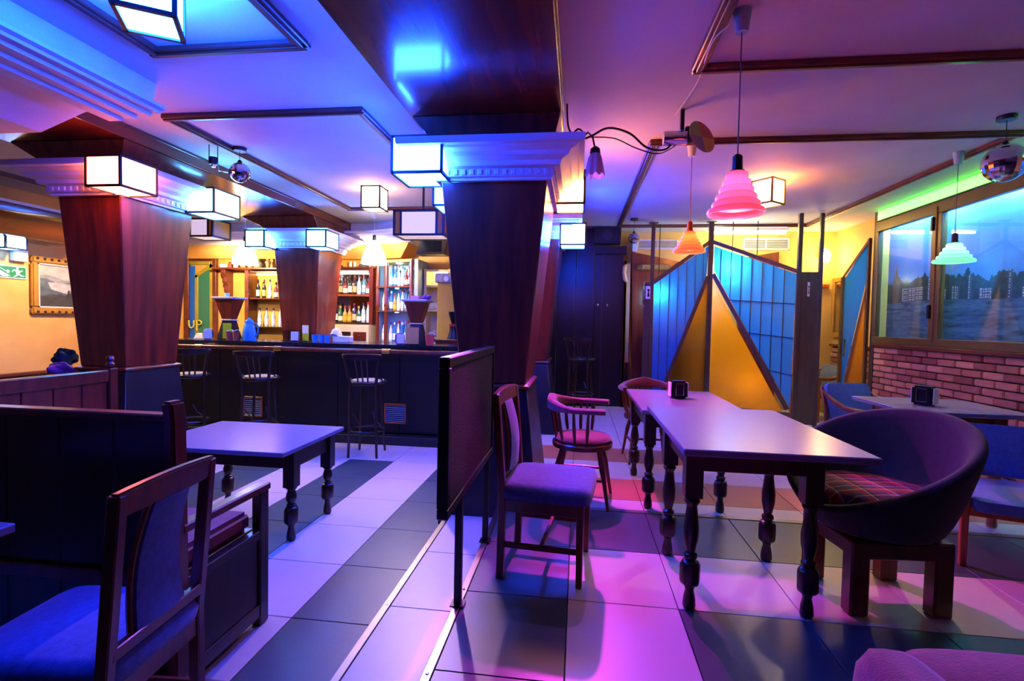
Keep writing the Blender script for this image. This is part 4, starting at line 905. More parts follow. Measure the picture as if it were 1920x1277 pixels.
# trinket shelf
t = thing('trinket_shelf', 'wooden wall shelf with a carved corbel left of the bar column', 'shelf', (-5.35, YW-.12, 2.03))
M().box(-.60, .62, -.12, .118, 0, .03).build('board', MT['trim'], t, bevel=.008)
M().prism([(.118, 0), (-.09, 0), (-.09, -.06), (-.03, -.12), (-.05, -.2), (.01, -.26), (-.01, -.33), (.03, -.44), (.118, -.44)], 'x', -.46, -.38).build('corbel', MT['trim'], t, bevel=.004)
for pts_, c, n, lb in (([(.001,0),(.05,0),(.07,.03),(.055,.06),(.05,.06),(.04,.03),(.001,.02)], 'd8d4cc', 'bowl', 'white bowl at the left end of the trinket shelf'),
                       ([(.001,0),(.03,0),(.035,.05),(.02,.09),(.025,.10),(.001,.10)], '7a2a20', 'vase', 'small red vase on the trinket shelf'),
                       ([(.001,0),(.035,0),(.036,.10),(.03,.11),(.001,.11)], 'c8c4bc', 'jar', 'grey white jar on the trinket shelf'),
                       ([(.001,0),(.03,0),(.038,.05),(.03,.085),(.034,.09),(.001,.09)], '8a6a4a', 'pot', 'brown clay pot on the trinket shelf'),
                       ([(.001,0),(.028,0),(.03,.075),(.001,.075)], '9a8a6a', 'mug', 'tan mug on the trinket shelf'),
                       ([(.001,0),(.07,0),(.085,.05),(.08,.09),(.045,.12),(.04,.14),(.055,.155),(.001,.155)], '6a6a50', 'stone_jug', 'large mossy stone jug on the trinket shelf'),
                       ([(.001,0),(.045,0),(.03,.02),(.04,.07),(.05,.10),(.025,.125),(.035,.15),(.001,.155)], 'a07a50', 'figurine', 'tan figurine beside the column on the trinket shelf')):
    k_ = {'bowl': -5.82, 'vase': -5.70, 'jar': -5.60, 'pot': -5.46, 'mug': -5.35, 'stone_jug': -5.20, 'figurine': -5.03}[n]
    tag(M().lathe(pts_, 18).build(n, mat(n + '_mat', c, .5), loc=(k_, YW-.12, 2.061)), lb, 'bowl' if n == 'bowl' else n.replace('_', ' '))

# bottles
BC = {}
def bottle_mesh(kind):
    if kind in BC: return BC[kind]
    c, lab, cap, sh = kind
    if sh == 0: pr = [(.001,0),(.036,0),(.037,.01),(.037,.165),(.032,.19),(.015,.225),(.013,.285),(.015,.287),(.015,.30),(.001,.30)]
    elif sh == 1: pr = [(.001,0),(.040,0),(.042,.015),(.042,.12),(.036,.15),(.014,.18),(.013,.235),(.016,.237),(.016,.255),(.001,.255)]
    else: pr = [(.001,0),(.031,0),(.032,.02),(.030,.19),(.020,.22),(.012,.26),(.012,.30),(.014,.302),(.014,.32),(.001,.32)]
    gm = mat('bottle_' + c, c, .08, var=.15, coat=.6, spec=.8)
    r = pr[2][0]; z1 = pr[3][1]
    bm_ = M().lathe(pr, 14).mesh('glass_body', gm, angle=50)
    lb = M().lathe([(r+.001, z1*.2), (r+.001, z1*.8)], 14, caps=False).mesh('paper_label', mat('label_' + lab, lab, .6, c2=lab, scale=30))
    cp = M().lathe([(pr[-2][0]+.002, pr[-2][1]-.035), (pr[-2][0]+.002, pr[-2][1]+.004), (.001, pr[-2][1]+.004)], 10).mesh('cap', mat('cap_' + cap, cap, .4))
    BC[kind] = (bm_, lb, cp); return BC[kind]
def bottle(label, x, y, z, kind, group, bs=.84):
    t = thing('bottle', label, 'bottle', (x, y, z), random.uniform(0, 6), group); a, b, c = bottle_mesh(kind); t.scale = (bs, bs, 1.0)
    link('glass_body', a, t); link('paper_label', b, t); link('cap', c, t)
KD = ('141a14','e0d8c0','20180c',0); KB = ('3a1a0c','d8b070','7a1c14',0); KG = ('1c5a2c','e8e0c8','c8a030',1); KY = ('c08a18','c8a830','a02818',1); KC = ('b8c8d0','f0f0f0','20304a',0); KW = ('d8dce0','e8e8f0','b02020',2); KBL = ('2a6ab8','d0e0f0','e0e0e8',0); KR = ('7a1c18','f0e0d0','101010',1); KT = ('4a8ab0','c0d8f0','d04040',2)
NM = {KD: 'black', KB: 'brown', KG: 'green', KY: 'amber', KC: 'clear', KW: 'white', KBL: 'blue', KR: 'red brown', KT: 'pale blue'}
def row(where, kinds, x0, x1, y, z, group, y1=None):
    n = len(kinds)
    for i, k in enumerate(kinds):
        u = (i+.5)/n; bottle('%s bottle, %s from left %s' % (NM[k], ORD[i], where), x0+(x1-x0)*u, y+((y1-y) if y1 is not None else 0)*u, z, k, group, .84 if y1 is None else .74)
# lit niche left of the column
t = thing('niche_shelf', 'yellow lit bottle niche with wooden posts behind the bar column', 'shelf unit', (-4.97, YW-.13, .95)); YEL = mat('niche_yellow', 'd8a030', .7, c2='e0b050', scale=3)
for x in (-.34, .42): M().box(x-.035, x+.035, -.14, .128, -1.1, 1.06).build('post', MT['trim'], t, bevel=.008)
M().box(-.305, .385, .10, .126, -.9, 1.06).build('back_board', YEL, t)
for z in (.14, .60, 1.03): M().box(-.303, .383, -.11, .10, z, z+.022).build('shelf_board', MT['trim'] if z > .2 else MT['dwood'], t, bevel=.003)
M().box(-.30, .38, .06, .085, 1.00, 1.02).build('lamp_strip', emit('niche_lamp', (9, 5, 1.6), 1), t)
row('on the upper shelf of the yellow niche', [KD, KB, KC, KR, KC], -5.24, -4.72, YW-.14, 1.574, 'bottles in the yellow niche')
row('on the lower shelf of the yellow niche', [KC, KC, KC, KW], -5.22, -4.74, YW-.14, 1.114, 'bottles in the yellow niche')
# framed middle shelf
t = thing('display_shelf', 'framed mirror backed bottle shelf right of the bar column', 'shelf unit', (-3.585, YW-.12, 1.20)); MIRR = mat('old_mirror', 'b8b4b0', .1, 1)
for x in (-.42, .36): M().box(x-.03, x+.03, -.13, .118, -.02, .86).build('post', MT['mahog'], t, bevel=.006)
for z, m_ in ((-.02, 'dwood'), (.42, 'orangewood'), (.82, 'trim')): M().box(-.39, .33, -.12, .09, z, z+.03).build('shelf_board', MT[m_], t, bevel=.004)
M().box(-.44, .43, -.13, .118, .852, .88).build('top_board', MT['trim'], t, bevel=.006)
M().box(-.39, .33, .09, .117, -.02, .84).build('mirror', MIRR, t)
M().prism([(.117, .85), (-.08, .85), (-.05, .7), (.03, .6), (.06, .45), (.117, .45)], 'x', .40, .43).build('corbel', MT['dwood'], t, bevel=.004)
M().box(-.30, .20, .03, .06, .79, .812).build('lamp_strip', emit('shelf_lamp_white', (14, 13, 11), 1), t)
row('on the upper shelf of the framed display', [KW, KD, KB, KR, KD, KB, KC, KT, KR], -3.96, -3.27, YW-.15, 1.651, 'bottles in the framed display')
row('on the lower shelf of the framed display', [KW, KD, KG, KY, KY, KB, KG, KC, KW], -3.96, -3.27, YW-.15, 1.211, 'bottles in the framed display')
for n, lb, x, pr, c in (('plant_figure', 'dark leafy ornament on top of the framed display', -3.80, [(.001,0),(.05,0),(.05,.03),(.015,.04),(.03,.10),(.05,.16),(.03,.22),(.001,.24)], '2a3a2a'),
                        ('candle', 'white candle on top of the framed display, left of two', -3.62, [(.001,0),(.022,0),(.022,.09),(.001,.09)], 'd8e0d0'), ('candle', 'white candle on top of the framed display, right of two', -3.55, [(.001,0),(.022,0),(.022,.09),(.001,.09)], 'd8e0d0'),
                        ('fish_ornament', 'long grey ornament on top of the framed display', -3.40, [(.001,0),(.07,0),(.08,.03),(.05,.06),(.001,.07)], '4a5050'), ('bird_ornament', 'small bird ornament at the right of the framed display', -3.26, [(.001,0),(.02,0),(.012,.03),(.03,.06),(.02,.10),(.001,.11)], '5a6a80')):
    tag(M().lathe(pr, 14).build(n, mat(n + '_m', c, .5), loc=(x, YW-.12, 2.081)), lb, n.split('_')[-1] if n != 'plant_figure' else 'ornament')
# drawer chest
t = thing('drawer_chest', 'cream chest with small dark drawers under the framed display', 'drawers', (-3.56, YW-.2, -.15)); CR = mat('cream_paint', 'd8c490', .6, var=.04)
M().box(-.46, .36, -.18, .198, 0, 1.325).build('body', CR, t, bevel=.004)
for i, x in enumerate((-.28, -.03, .22)):
    d_ = M().box(x-.105, x+.105, -.196, -.18, 1.085, 1.215).build('drawer', MT['dwood'] if i == 1 else MT['mahog'], t, bevel=.004)
    M().lathe([(.001, 0), (.012, .0), (.014, .01), (.001, .014)], 10).build('knob', MT['brass'], d_, (x, -.196, 1.15), (PI/2, 0, 0))
    d_ = M().box(x-.105, x+.105, -.196, -.18, .90, 1.06).build('drawer', MT['mahog'], t, bevel=.004)
# corner unit with cyan light
t = thing('corner_shelf', 'corner bottle shelf with turned red posts and cyan light', 'shelf unit', (-2.80, 7.60, -.15))
P3_ = [(-.31, .05), (-.13, -.06), (.32, -.22)]
for x, y in P3_: M().lathe([(.035, 0), (.035, .9), (.03, .92), (.036, .94), (.03, .97), (.028, 1.6), (.036, 1.63), (.03, 1.66), (.034, 2.3)], 14, (x, y, 0)).build('post', MT['mahog'], t)
CY = mat('shelf_back_blue', '8a9aa8', .6)
M().prism([(-.33, .06), (-.33, .29), (.42, .29), (.42, -.22), (.36, -.22), (.36, .24), (-.28, .24), (-.28, .06)], 'z', .9, 2.32).build('back_board', CY, t)
for z in (1.05, 1.53, 1.90): M().prism([(-.33, .03), (-.13, -.09), (.33, -.25), (.36, .24), (-.28, .24)], 'z', z, z+.022).build('shelf_board', MT['trim'], t, bevel=.003)
M().prism([(-.33, .03), (-.13, -.09), (.33, -.25), (.40, .28), (-.33, .28)], 'z', 2.28, 2.32).build('top_board', MT['wall'] if 'wall' in MT else CR, t)
M().lathe([(.04, 2.272), (.045, 2.279), (.001, 2.2795)], 16, (.05, .0, 0)).build('cyan_lamp', emit('cyan_led', (8, 70, 130), 1), t)
M().lathe([(.025, 1.893), (.03, 1.899), (.001, 1.8995)], 16, (.0, .05, 0)).build('cyan_lamp', emit('cyan_led_small', (6, 40, 90), 1), t)
M().lathe([(.025, 1.523), (.03, 1.529), (.001, 1.5295)], 16, (.0, .05, 0)).build('violet_lamp', emit('violet_led', (20, 20, 60), 1), t)
tiers = (('top', 1.773, [KT, KBL, KW, KC, KR, KD]), ('middle', 1.403, [KBL, KY, KC, KW, KT, KG]), ('bottom', .923, [KC, KBL, KW, KBL, KT, KC]))
for nm, z, ks in tiers:
    row('on the %s corner shelf tier' % nm, ks, -2.91, -2.49, 7.62, z, 'bottles on the corner shelf', 7.45)
    row('in the back row, %s corner tier' % nm, ks[::-1][:5], -2.89, -2.50, 7.74, z, 'bottles on the corner shelf', 7.64)
bottle('clear bottle alone between the left posts of the corner shelf', -3.01, 7.66, .923, KC, 'bottles on the corner shelf')
bottle('tall clear bottle in the left slot of the corner shelf', -3.01, 7.66, 1.403, KW, 'bottles on the corner shelf')
# pantry shelves and ochre cabinet to the right
t = thing('pantry_shelf', 'cream pantry shelves with folded linen beside the ochre cabinet', 'shelf unit', (-2.14, 7.75, -.15))
for x in (-.20, .17): M().box(x-.02, x+.02, -.14, .14, 0, 2.2).build('side_board', CR, t, bevel=.003)
M().box(-.18, .15, .12, .14, 0, 2.2).build('back_board', CR, t)
for z in (.95, 1.13, 1.55, 1.92, 2.16): M().box(-.18, .15, -.14, .12, z, z+.03).build('shelf_board', CR, t, bevel=.003)
M().box(-.1, .1, .0, .03, 2.13, 2.158).build('lamp', emit('pantry_lamp', (18, 16, 10), 1), t)
for i, (x, z, a) in enumerate(((-.03, 1.58, .12), (.02, 1.16, .13), (-.06, .98, .09))):
    tag(M().frus(-2.17+x, 7.70, [(a, .08, z-.15), (a*1.05, .085, z-.11), (a*.8, .06, z-.05)]).build('linen_stack', mat('linen_%d' % i, ('c8c0a0', '9a9a90', 'd0ccc4')[i], .8, var=.2, scale=20), bevel=.01), 'folded linen on the %s pantry shelf' % ('top', 'middle', 'bottom')[i], 'linen')
t = thing('ochre_cabinet', 'ochre upright cabinet with a marbled top behind the right bar end', 'cabinet', (-1.72, 7.2, -.15)); MUS = mat('mustard_panel', 'b08a1c', .6, c2='c29a2c', scale=5, bump=.2)
M().box(-.27, -.02, -.14, .2, 0, 1.95).build('door', MUS, t, bevel=.004); M().box(.03, .4, -.14, .2, 0, 1.95).build('door', MUS, t, bevel=.004); M().box(-.02, .03, -.12, .2, 0, 1.95).build('mullion', MT['trim'], t)
M().box(-.30, .42, -.17, .2, 1.95, 2.08).build('top_panel', mat('marble_strip', 'b8b4ac', .4, c2='8a8680', scale=25), t, bevel=.005)
M().lathe([(.001, -.03), (.035, -.03), (.04, -.01), (.035, 0), (.001, 0)], 18).build('round_badge', WCARD, t, (-.13, -.17, 2.0), (-PI/2, 0, 0))
t = thing('coffee_grinder', 'black coffee grinder with a red collar on a maroon box', 'grinder', (-1.62, 6.55, -.15))
M().box(-.20, .25, -.16, .16, 0, 1.17).build('maroon_box', MT['mahog'], t, bevel=.005)
M().lathe([(.001, 1.17), (.09, 1.17), (.075, 1.22), (.055, 1.28), (.055, 1.34), (.001, 1.34)], 20).build('body', MT['iron'], t); M().lathe([(.001, 1.34), (.062, 1.34), (.062, 1.37), (.001, 1.37)], 20).build('collar', mat('red_ring', 'c02a20', .4), t); M().lathe([(.03, 1.37), (.045, 1.42), (.07, 1.50), (.07, 1.53), (.001, 1.54)], 20).build('hopper', MT['iron'], t)
# black flap under the canopy
t = thing('loudspeaker', 'black loudspeaker hung under the canopy at the bar end', 'loudspeaker', (-2.02, 6.9, 2.16))
M().prism([(-.2, 0), (.2, 0), (.26, .22), (-.12, .22)], 'y', -.14, .14).build('case', MT['iron'], t, bevel=.006); M().box(-.14, .16, -.148, -.14, .03, .19).build('grille', mat('speaker_cloth', '0e1418', .9, bump=.3), t); M().bar((0, 0, .22), (0, 0, .548), .03).build('bracket', MT['iron'], t)
# ------------------------------------------------------------ stained glass partition
t = thing('partition', 'stained glass partition with blue panes and an amber triangle', 'partition', (1.9, 7.2, 0))
PA, PB, PC_, PD = Vector((1.02, 7.50)), Vector((1.80, 7.46)), Vector((2.77, 6.97)), Vector((3.02, 6.96))
CLR = nodes('clear_back')[0]; CLR.node_tree.nodes.remove(CLR.node_tree.nodes['Principled BSDF']); _tr = CLR.node_tree.nodes.new('ShaderNodeBsdfTransparent'); CLR.node_tree.links.new(_tr.outputs[0], CLR.node_tree.nodes['Material Output'].inputs[0])
def wp(p, q, u): return p+(q-p)*u
def piece(name, p, q, poly, mt, d=.012, off=0, par=None, **k):     # polygon (u along p->q, z) as a slab of thickness d
    dr = (q-p); n = Vector((dr.y, -dr.x)).normalized()
    rings = [[(p.x+dr.x*u+n.x*(off+s*d/2)-1.9, p.y+dr.y*u+n.y*(off+s*d/2)-7.2, z) for u, z in poly] for s in (-1, 1)]
    if name.endswith('_pane'):
        o = M().loft(rings).build(name, [mt, CLR], par or t, **k)
        for i, pg in enumerate(o.data.polygons): pg.material_index = 0 if i == len(o.data.polygons)-1 else 1
        return o
    return M().loft(rings).build(name, mt, par or t, **k)
def post(p, z0, z1, w_=.05, n='post', mt='part'): return M().box(p.x-w_/2-1.9, p.x+w_/2-1.9, p.y-w_/2-7.2, p.y+w_/2-7.2, z0, z1).build(n, MT[mt], t, bevel=.004)
for p, w_ in ((PA, .05), (PB, .06), (PC_, .05), (PD, .045)): post(p, .0, ZC-.001, w_)
for p in (PA, PB): M().box(p.x-.06-1.9, p.x+.06-1.9, p.y-.04-7.2, p.y+.04-7.2, ZC-.012, ZC-.0005).build('ceiling_plate', MT['part'], t)
W_ = MT['part']
def rail(p, q, u0, z0, u1, z1, w_=.05, d=.035):
    L = (q-p).length; a = Vector((u0*L, z0)); b = Vector((u1*L, z1)); n = (b-a).orthogonal().normalized()*w_/2
    piece('rail', p, q, [((a.x+n.x)/L, a.y+n.y), ((b.x+n.x)/L, b.y+n.y), ((b.x-n.x)/L, b.y-n.y), ((a.x-n.x)/L, a.y-n.y)], W_, d)
# left leaf: top falls to the left, amber triangle at the right
rail(PA, PB, .02, 1.86, .98, 2.43); rail(PA, PB, .0, .08, 1, .08, .16); rail(PA, PB, .22, .3, .96, 1.95)
piece('stile', PA, PB, [(-.14, 0), (.0, 0), (.0, 1.86), (-.14, 1.86)], W_, .04)
piece('blue_pane', PA, PB, [(.03, .16), (.13, .16), (.94, 1.98), (.96, 2.38), (.03, 1.83)], MT['glassb'])
piece('amber_pane', PA, PB, [(.20, .16), (.96, .16), (.96, 1.90)], MT['glassy'])
# main leaf: top falls to the right, amber triangle at the left
rail(PB, PC_, .02, 2.43, .98, 1.98); rail(PB, PC_, 0, .08, 1, .08, .16); rail(PB, PC_, .04, 1.98, .93, .2, .055)
piece('blue_pane', PB, PC_, [(.05, 2.03), (.96, .22), (.975, 1.95), (.04, 2.37)], MT['glassb'])
piece('amber_pane', PB, PC_, [(.04, .16), (.88, .16), (.04, 1.86)], MT['glassy'])
# leading wires
LEAD = MT['iron']
for (p, q, us, top) in ((PA, PB, (.15, .3, .45, .6, .75, .88), lambda u: 1.84+.55*u), (PB, PC_, (.13, .25, .37, .49, .61, .73, .85), lambda u: 2.36-.40*u)):
    for u in us:
        z0 = (.2+1.85*max(0, (u-.13)/.83)) if p is PA else (2.0-1.85*(u-.04)/.9)
        piece('lead_line', p, q, [(u-.004, max(.18, z0)), (u+.004, max(.18, z0)), (u+.004, top(u)), (u-.004, top(u))], LEAD, .016)
for z, u0, u1 in ((1.62, .22, .97), (1.18, .42, .97), (.70, .66, .97)): piece('lead_line', PB, PC_, [(u0, z), (u1, z-.06), (u1, z-.052), (u0, z+.008)], LEAD, .016)
# narrow door panel with a wc sign
piece('door_panel', PC_, PD, [(.08, .02), (.92, .02), (.92, 1.97), (.08, 1.97)], MT['part'], .035, bevel=.004)
def wc_sign(p, q, u, z, par=t):
    g = piece('wc_plate', p, q, [(u-.05, z-.09), (u+.05, z-.09), (u+.05, z+.09), (u-.05, z+.09)], WCARD, .006, .022)
    piece('pictogram_body', p, q, [(u-.022, z-.06), (u+.022, z-.06), (u+.01, z+.01), (u-.01, z+.01)], MT['iron'], .004, .027)
    piece('pictogram_head', p, q, [(u+.022*math.cos(2*PI*i/10), z+.032+.02*math.sin(2*PI*i/10)) for i in range(10)], MT['iron'], .004, .027)
wc_sign(PC_, PD, .45, 1.75); wc_sign(PA, PB, -.06, 1.72)
M().tube([(PA.x-.10-1.9, PA.y-.03-7.2, 1.86), (PA.x-.12-1.9, PA.y-.05-7.2, 1.84), (PA.x-.12-1.9, PA.y-.05-7.2, 1.55), (PA.x-.10-1.9, PA.y-.03-7.2, 1.53)], .012, 8).build('pull_handle', MT['chrome'], t)
# swing leaf at the wall
t2 = t
t = thing('glass_door', 'narrow blue and amber glass door leaf standing open by the brick wall', 'door', (1.9, 7.2, 0))
HA, HB = Vector((3.70, 7.20)), Vector((3.42, 7.16))
GA, GB = Vector((3.385, 7.16)), Vector((3.60, 6.99))
def gpost(p, z1): M().box(p.x-.02-1.9, p.x+.02-1.9, p.y-.02-7.2, p.y+.02-7.2, .01, z1).build('stile', MT['winf'], t, bevel=.003)
gpost(GA, 1.93); gpost(GB, 2.40)
piece('rail', GA, GB, [(0, 1.90), (1, 2.36), (1, 2.41), (0, 1.94)], MT['winf'], .035); piece('rail', GA, GB, [(0, .01), (1, .01), (1, .09), (0, .09)], MT['winf'], .035)
piece('rail', GA, GB, [(.02, .25), (.12, .25), (1, 1.83), (1, 1.93)], MT['winf'], .03)
piece('blue_pane', GA, GB, [(.04, .35), (.96, 1.92), (.96, 2.35), (.04, 1.89)], MT['glassb']); piece('amber_pane', GA, GB, [(.05, .1), (.96, .1), (.96, 1.83), (.08, .25)], MT['glassy'])
M().tube([(GA.x+.02-1.9, GA.y-.03-7.2, 1.12), (GA.x+.02-1.9, GA.y-.07-7.2, 1.12), (GA.x+.02-1.9, GA.y-.07-7.2, .92), (GA.x+.02-1.9, GA.y-.03-7.2, .92)], .008, 8).build('handle', MT['chrome'], t)
post_ = thing('door_post', 'dark post between the open glass door and the window', 'post', (3.655, 6.91, 0)); M().box(-.03, .02, -.04, .04, 0, ZC-.001).build('post', MT['part'], post_, bevel=.004); M().box(-.036, -.03, -.02, .02, 1.9, 2.0).build('closer', MT['chrome'], post_)

# ------------------------------------------------------------ far wall things
def grille(label, x0, x1, z0, z1, y):
    t = thing('air_grille', label, 'vent', ((x0+x1)/2, y, (z0+z1)/2)); w_, h = x1-x0, z1-z0; f = .022; m = M()
    for a, b, c, d in ((-w_/2, w_/2, h/2-f, h/2), (-w_/2, w_/2, -h/2, -h/2+f), (-w_/2, -w_/2+f, -h/2, h/2), (w_/2-f, w_/2, -h/2, h/2), (-.008, .008, -h/2, h/2)): m.box(a, b, -.02, 0, c, d)
    m.build('frame', MT['cap'], t, bevel=.002); M().box(-w_/2+f, w_/2-f, -.003, 0, -h/2+f, h/2-f).build('backing', MT['iron'], t)
    sl = M().loft([[(s*(w_/2-f), -.016, -.004), (s*(w_/2-f), -.004, .010), (s*(w_/2-f), -.001, .010), (s*(w_/2-f), -.013, -.006)] for s in (-1, 1)]).mesh('slat', MT['cap'])
    for i in range(6): link('slat', sl, t, (0, 0, -h/2+f+(h-2*f)*(i+.5)/6))
grille('white air grille over the left half of the partition', .88, 1.50, 2.44, 2.60, YB+.019)
grille('white air grille over the main blue pane of the partition', 2.46, 3.13, 2.43, 2.62, YB+.019)
t = thing('wood_hood', 'dark red tapered wooden hood behind the left blue pane', 'hood', (1.15, YB-.08, 0))
M().prism([(-.30, 0), (.45, 0), (.45, 2.21), (-.365, 2.38)], 'y', -.09, .09).build('face', MT['mahog'], t, bevel=.005); M().box(-.365, -.285, -.10, .09, 2.385, 2.58).build('corner_block', MT['cap'], t, bevel=.01)
t = thing('wood_sign', 'rustic carved wooden sign hanging on the tapered hood', 'sign', (1.12, YB-.223, 2.14)); BW = mat('bark_wood', '4a3018', .8, c2='8a6030', scale=14, bump=.5)
M().tube([(-.26, 0, 0), (-.22, 0, .005), (.2, 0, 0), (.25, 0, -.004)], [.035, .052, .05, .035], 10).build('log', BW, t); M().box(-.18, .2, -.058, -.046, -.03, .03).build('carved_face', mat('carved_face', 'a87a40', .7, c2='7a4e20', scale=60, stretch=(1,1,.2)), t)
t = thing('slanted_hood', 'reddish wooden hood with a slanting top behind the main pane', 'hood', (2.75, YB-.02, 0)); M().prism([(-.2, 0), (.22, 0), (.22, 2.40), (-.45, 2.28)], 'y', -.03, .03).build('face', MT['mahog'], t, bevel=.004)
d2 = empty_struct('door_2')
M().box(.02, .66, YB-.30, YB-.26, -.01, 2.32).build('leaf', MT['iron'], d2, bevel=.003); M().box(.34, .345, YB-.306, YB-.298, 0, 2.32).build('seam', MT['part'], d2)
M().box(-.06, .02, YB-.33, YB-.24, -.01, 2.38).build('jamb', MT['iron'], d2, bevel=.003)
for x in (-.62, -.34, -.06): M().box(x+.004, x+.276, YB-.40, YB-.36, -.01, ZC-.01).build('side_panel', MT['iron'], d2, bevel=.003); M().box(.66, .705, YB-.34, YB-.22, -.01, 2.22).build('jamb', MT['orangewood'], d2, bevel=.006)
M().box(-.06, .70, YB-.36, YB-.2, 2.32, 2.44).build('head', MT['iron'], d2, bevel=.004)
for x in (.28, .42): M().lathe([(.001, 0), (.016, 0), (.02, .012), (.001, .02)], 12).build('knob', MT['chrome'], d2, (x, YB-.30, 1.55), (PI/2, 0, 0))
t = thing('rolled_scroll', 'pale bone shaped ornament fixed beside the black door', 'ornament', (.685, YB-.36, 2.02)); M().tube([(0, 0, .14), (-.02, 0, .1), (-.025, 0, .02), (-.01, 0, -.08), (.02, 0, -.12)], [.022, .035, .03, .034, .02], 10).build('body', mat('bone', 'c0a078', .6), t)
t = thing('wall_speaker', 'black speaker box hung above the black door', 'loudspeaker', (.39, YB-.42, 2.45)); M().box(-.20, .20, -.12, .10, .0, .24).build('case', MT['iron'], t, bevel=.008); M().lathe([(.001, 0), (.07, 0), (.075, .008), (.001, .01)], 20).build('cone', mat('speaker_cone', '14181c', .5), t, (0, -.12, .12), (PI/2, 0, 0)); M().bar((0, 0, .24), (0, 0, .258), .05).build('mount', MT['iron'], t)
t = thing('plinth_block', 'pink plaster strip above a black plinth beside the black door', 'wall strip', (.80, YB-.13, 0)); M().box(-.09, -.03, -.05, .14, .68, 2.2).build('plaster', mat('pink_plaster', 'b08a90', .8), t); M().box(-.10, -.02, -.07, .14, 0, .66).build('plinth', MT['black'], t, bevel=.006); M().box(-.10, -.02, -.075, .14, .66, .68).build('cap_strip', MT['trim'], t)
# alcove beyond the partition
t = thing('gilt_mirror', 'tall gilt framed mirror in the alcove beyond the partition', 'mirror', (3.755, 7.98, 1.55)); GILT = mat('gilt_frame', 'b88430', .4, .4, bump=.5, bscale=60)
m = M(); m.box(-.02, .03, -.24, -.17, -.42, .46); m.box(-.02, .03, .17, .24, -.42, .46); m.box(-.02, .03, -.17, .17, -.42, -.35); m.box(-.02, .03, -.17, .17, .39, .46); m.build('frame', GILT, t, bevel=.006); M().box(.0, .012, -.17, .17, -.35, .39).build('mirror_glass', MIRR, t)
t = thing('picture_rail', 'short wooden coat rail on the far alcove wall', 'rail', (3.46, YB, 1.87)); M().box(-.25, .24, -.04, .018, 0, .05).build('board', MT['orangewood'], t, bevel=.005)
for x in (-.15, 0, .15): M().tube([(x, -.04, .025), (x, -.08, .02), (x, -.09, .045)], .006, 6).build('peg', MT['brass'], t)
# fluorescent lamp that lights the wc lobby
t = thing('tube_lamp', 'fluorescent tube lamp in the lobby behind the partition', 'lamp', (2.4, 7.85, 2.62))
M().box(-.55, .55, -.03, .03, .03, .088).build('housing', MT['white'], t, bevel=.004); M().tube([(-.52, 0, 0), (.52, 0, 0)], .016, 10).build('tube', emit('tube_yellow', (60, 42, 14), 1), t)
t = thing('wall_lamp', 'bright yellow wall lamp in the alcove beyond the partition', 'lamp', (3.55, 8.05, 2.35)); M().lathe([(.04, -.12), (.06, -.1), (.07, 0), (.04, .06), (.001, .07)], 18).build('shade', emit('alcove_lamp', (60, 42, 14), 1), t); M().box(-.03, .03, .0, .218, -.02, .02).build('arm', MT['brass'], t)

# ------------------------------------------------------------ left wall
t = thing('painting', 'lake landscape picture in a wide gilt frame on the left wall', 'painting', (XL+.02, 6.02, 1.60))
fw, fh, f = .62, .355, .085
m = M()
for a, b, c, d in ((-fw, fw, fh-f, fh), (-fw, fw, -fh, -fh+f), (-fw, -fw+f, -fh+f, fh-f), (fw-f, fw, -fh+f, fh-f)): m.box(-.015, .035, a, b, c, d)
m.build('frame', GILT, t, bevel=.015, segs=2)
for i in range(14):
    for z in (-fh+.03, fh-.03): M().lathe([(.018, 0), (.014, .01), (.001, .014)], 8).build('rosette', MT['dwood'], t, (.034, -fw+.06+i*.086, z), (0, PI/2, 0))
m = M(); g = .012
for a, b, c, d in ((-fw+f, fw-f, fh-f-g, fh-f), (-fw+f, fw-f, -fh+f, -fh+f+g), (-fw+f, -fw+f+g, -fh+f, fh-f), (fw-f-g, fw-f, -fh+f, fh-f)): m.box(-.01, .02, a, b, c, d)
m.build('slip', MT['white'], t)
def lake(U, W):
    L = lambda h: np.array(lin(h)); U = U; img = L('b8a898')*np.ones(U.shape+(3,)); n = vnoise(U, W, 20, 14, 21)[..., None]; img = img*(.85+.25*n)
    def put(mask, c): 
        nonlocal img; img = np.where(mask[..., None], L(c)*(.75+.5*n), img)
    put(W < .72-.10*U+.04*np.sin(U*14), '8a8a88'); put((W < .66-.25*U+.03*np.sin(U*20)) & (U < .7), '5a6468'); put((W < .60-.08*U) & (W > .25) & (U > .12+.25*(.55-W)), 'b0a49c')
    put((W < .50-.5*U) & (U < .35), '4a5458'); put(W < .22+.12*U+.05*np.sin(U*9)+.03*vnoise(U, W*0, 60, 1, 30), '3c3a34')
    for x, h in ((.36, .22), (.40, .30), (.47, .18)): put((abs(U-x) < .03*np.clip((.25+h-W)/h, 0, 1)) & (W > .2) & (W < .25+h*.8), '34342e')
    return img
printed('canvas', 110, 60, lake, vcol('canvas_print', .5), lambda u, v: (.002, -fw+f+u*(2*fw-2*f), -fh+f+v*(2*fh-2*f)), t)
t = thing('exit_sign', 'green exit sign with a running figure and stairs', 'sign', (XL+.01, 5.165, 1.73)); GRN = mat('sign_green', '0c7a3c', .5, var=.03)
M().box(-.008, .006, -.20, .20, -.075, .075).build('plate', WCARD, t, bevel=.002); M().box(.006, .008, -.188, .188, -.063, .063).build('field', GRN, t)
def flat(n, poly): M().prism(poly, 'x', .008, .0095).build(n, WCARD, t)
flat('stairs', [(-.18, .045), (-.15, .045), (.02, -.045), (-.02, -.055), (-.06, -.055), (-.18, .01)])
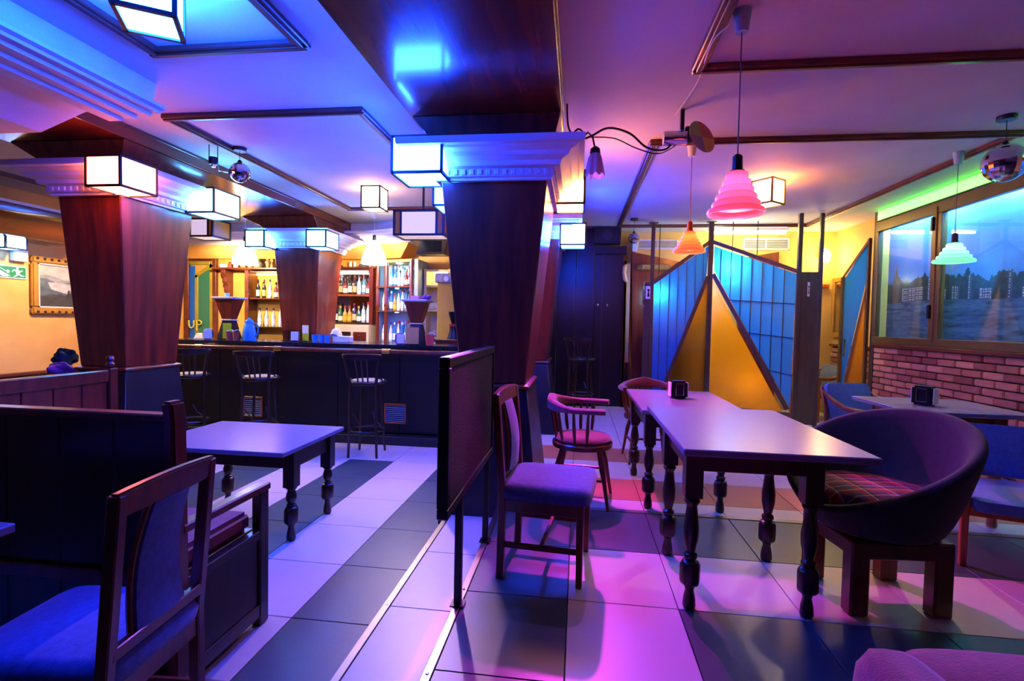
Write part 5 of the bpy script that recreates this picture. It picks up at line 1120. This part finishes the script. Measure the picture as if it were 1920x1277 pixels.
flat('rail_line', [(-.12, .055), (-.02, .0), (-.02, .008), (-.115, .061)]); flat('door_dot', [(-.005+.018*math.cos(2*PI*i/10), .005+.018*math.sin(2*PI*i/10)) for i in range(10)])
flat('figure_head', [(.095+.014*math.cos(2*PI*i/10), .046+.013*math.sin(2*PI*i/10)) for i in range(10)])
flat('figure_body', [(.06, .03), (.10, .032), (.125, .02), (.15, .03), (.155, .02), (.125, .005), (.115, -.012), (.14, -.03), (.17, -.035), (.17, -.045), (.135, -.043), (.105, -.025), (.09, -.045), (.06, -.055), (.055, -.046), (.08, -.035), (.085, -.005), (.075, .015), (.055, .018), (.045, .0), (.037, .005), (.045, .027)])
t = thing('emergency_lamp', 'small white emergency lamp box above the exit sign', 'lamp', (XL+.01, 5.27, 1.96)); M().box(-.008, .06, -.08, .08, -.10, .10).build('case', MT['white'], t, bevel=.01); M().box(.06, .066, -.06, .06, -.08, .02).build('diffuser', mat('diffuser', 'd8dce0', .3), t, bevel=.004)

def lobby(label, x, y, z, c, r=.05):  # unseen globes added behind the panes to make the glass glow
    t = thing('lobby_lamp', label, 'lamp', (x, y, z)); M().lathe([(.001, -r), (r*.7, -r*.7), (r, 0), (r*.7, r*.7), (.02, r), (.001, r)], 16).build('globe', emit('lobby_' + label.split()[0], c, 1), t, angle=60); M().tube([(0, 0, r), (0, 0, ZC-z)], .006, 6).build('rod', MT['iron'], t)
lobby('cool globe lamp added unseen behind the main blue pane', 2.09, 7.47, 2.06, (90, 115, 120), .06)
lobby('pale globe lamp added unseen behind the left blue pane', 1.13, 7.62, 1.70, (40, 60, 70), .05)
lobby('amber globe lamp added unseen low behind the amber triangle', 2.40, 7.42, .50, (7, 4, 1), .06)

t = thing('light_blocker', 'low black box added unseen to block light behind the left glass leaf', 'light_blocker', (1.42, 7.69, 0))  # unseen dark box added to shade the left amber pane
M().box(-.38, .37, -.12, .16, 0, 1.42).build('body', MT['iron'], t, bevel=.006)
for s_ in (-1, 1): M().box(-.02+s_*.19-.18, -.02+s_*.19+.18, -.135, -.12, .05, 1.36).build('door', MT['blackwood'], t, bevel=.004)
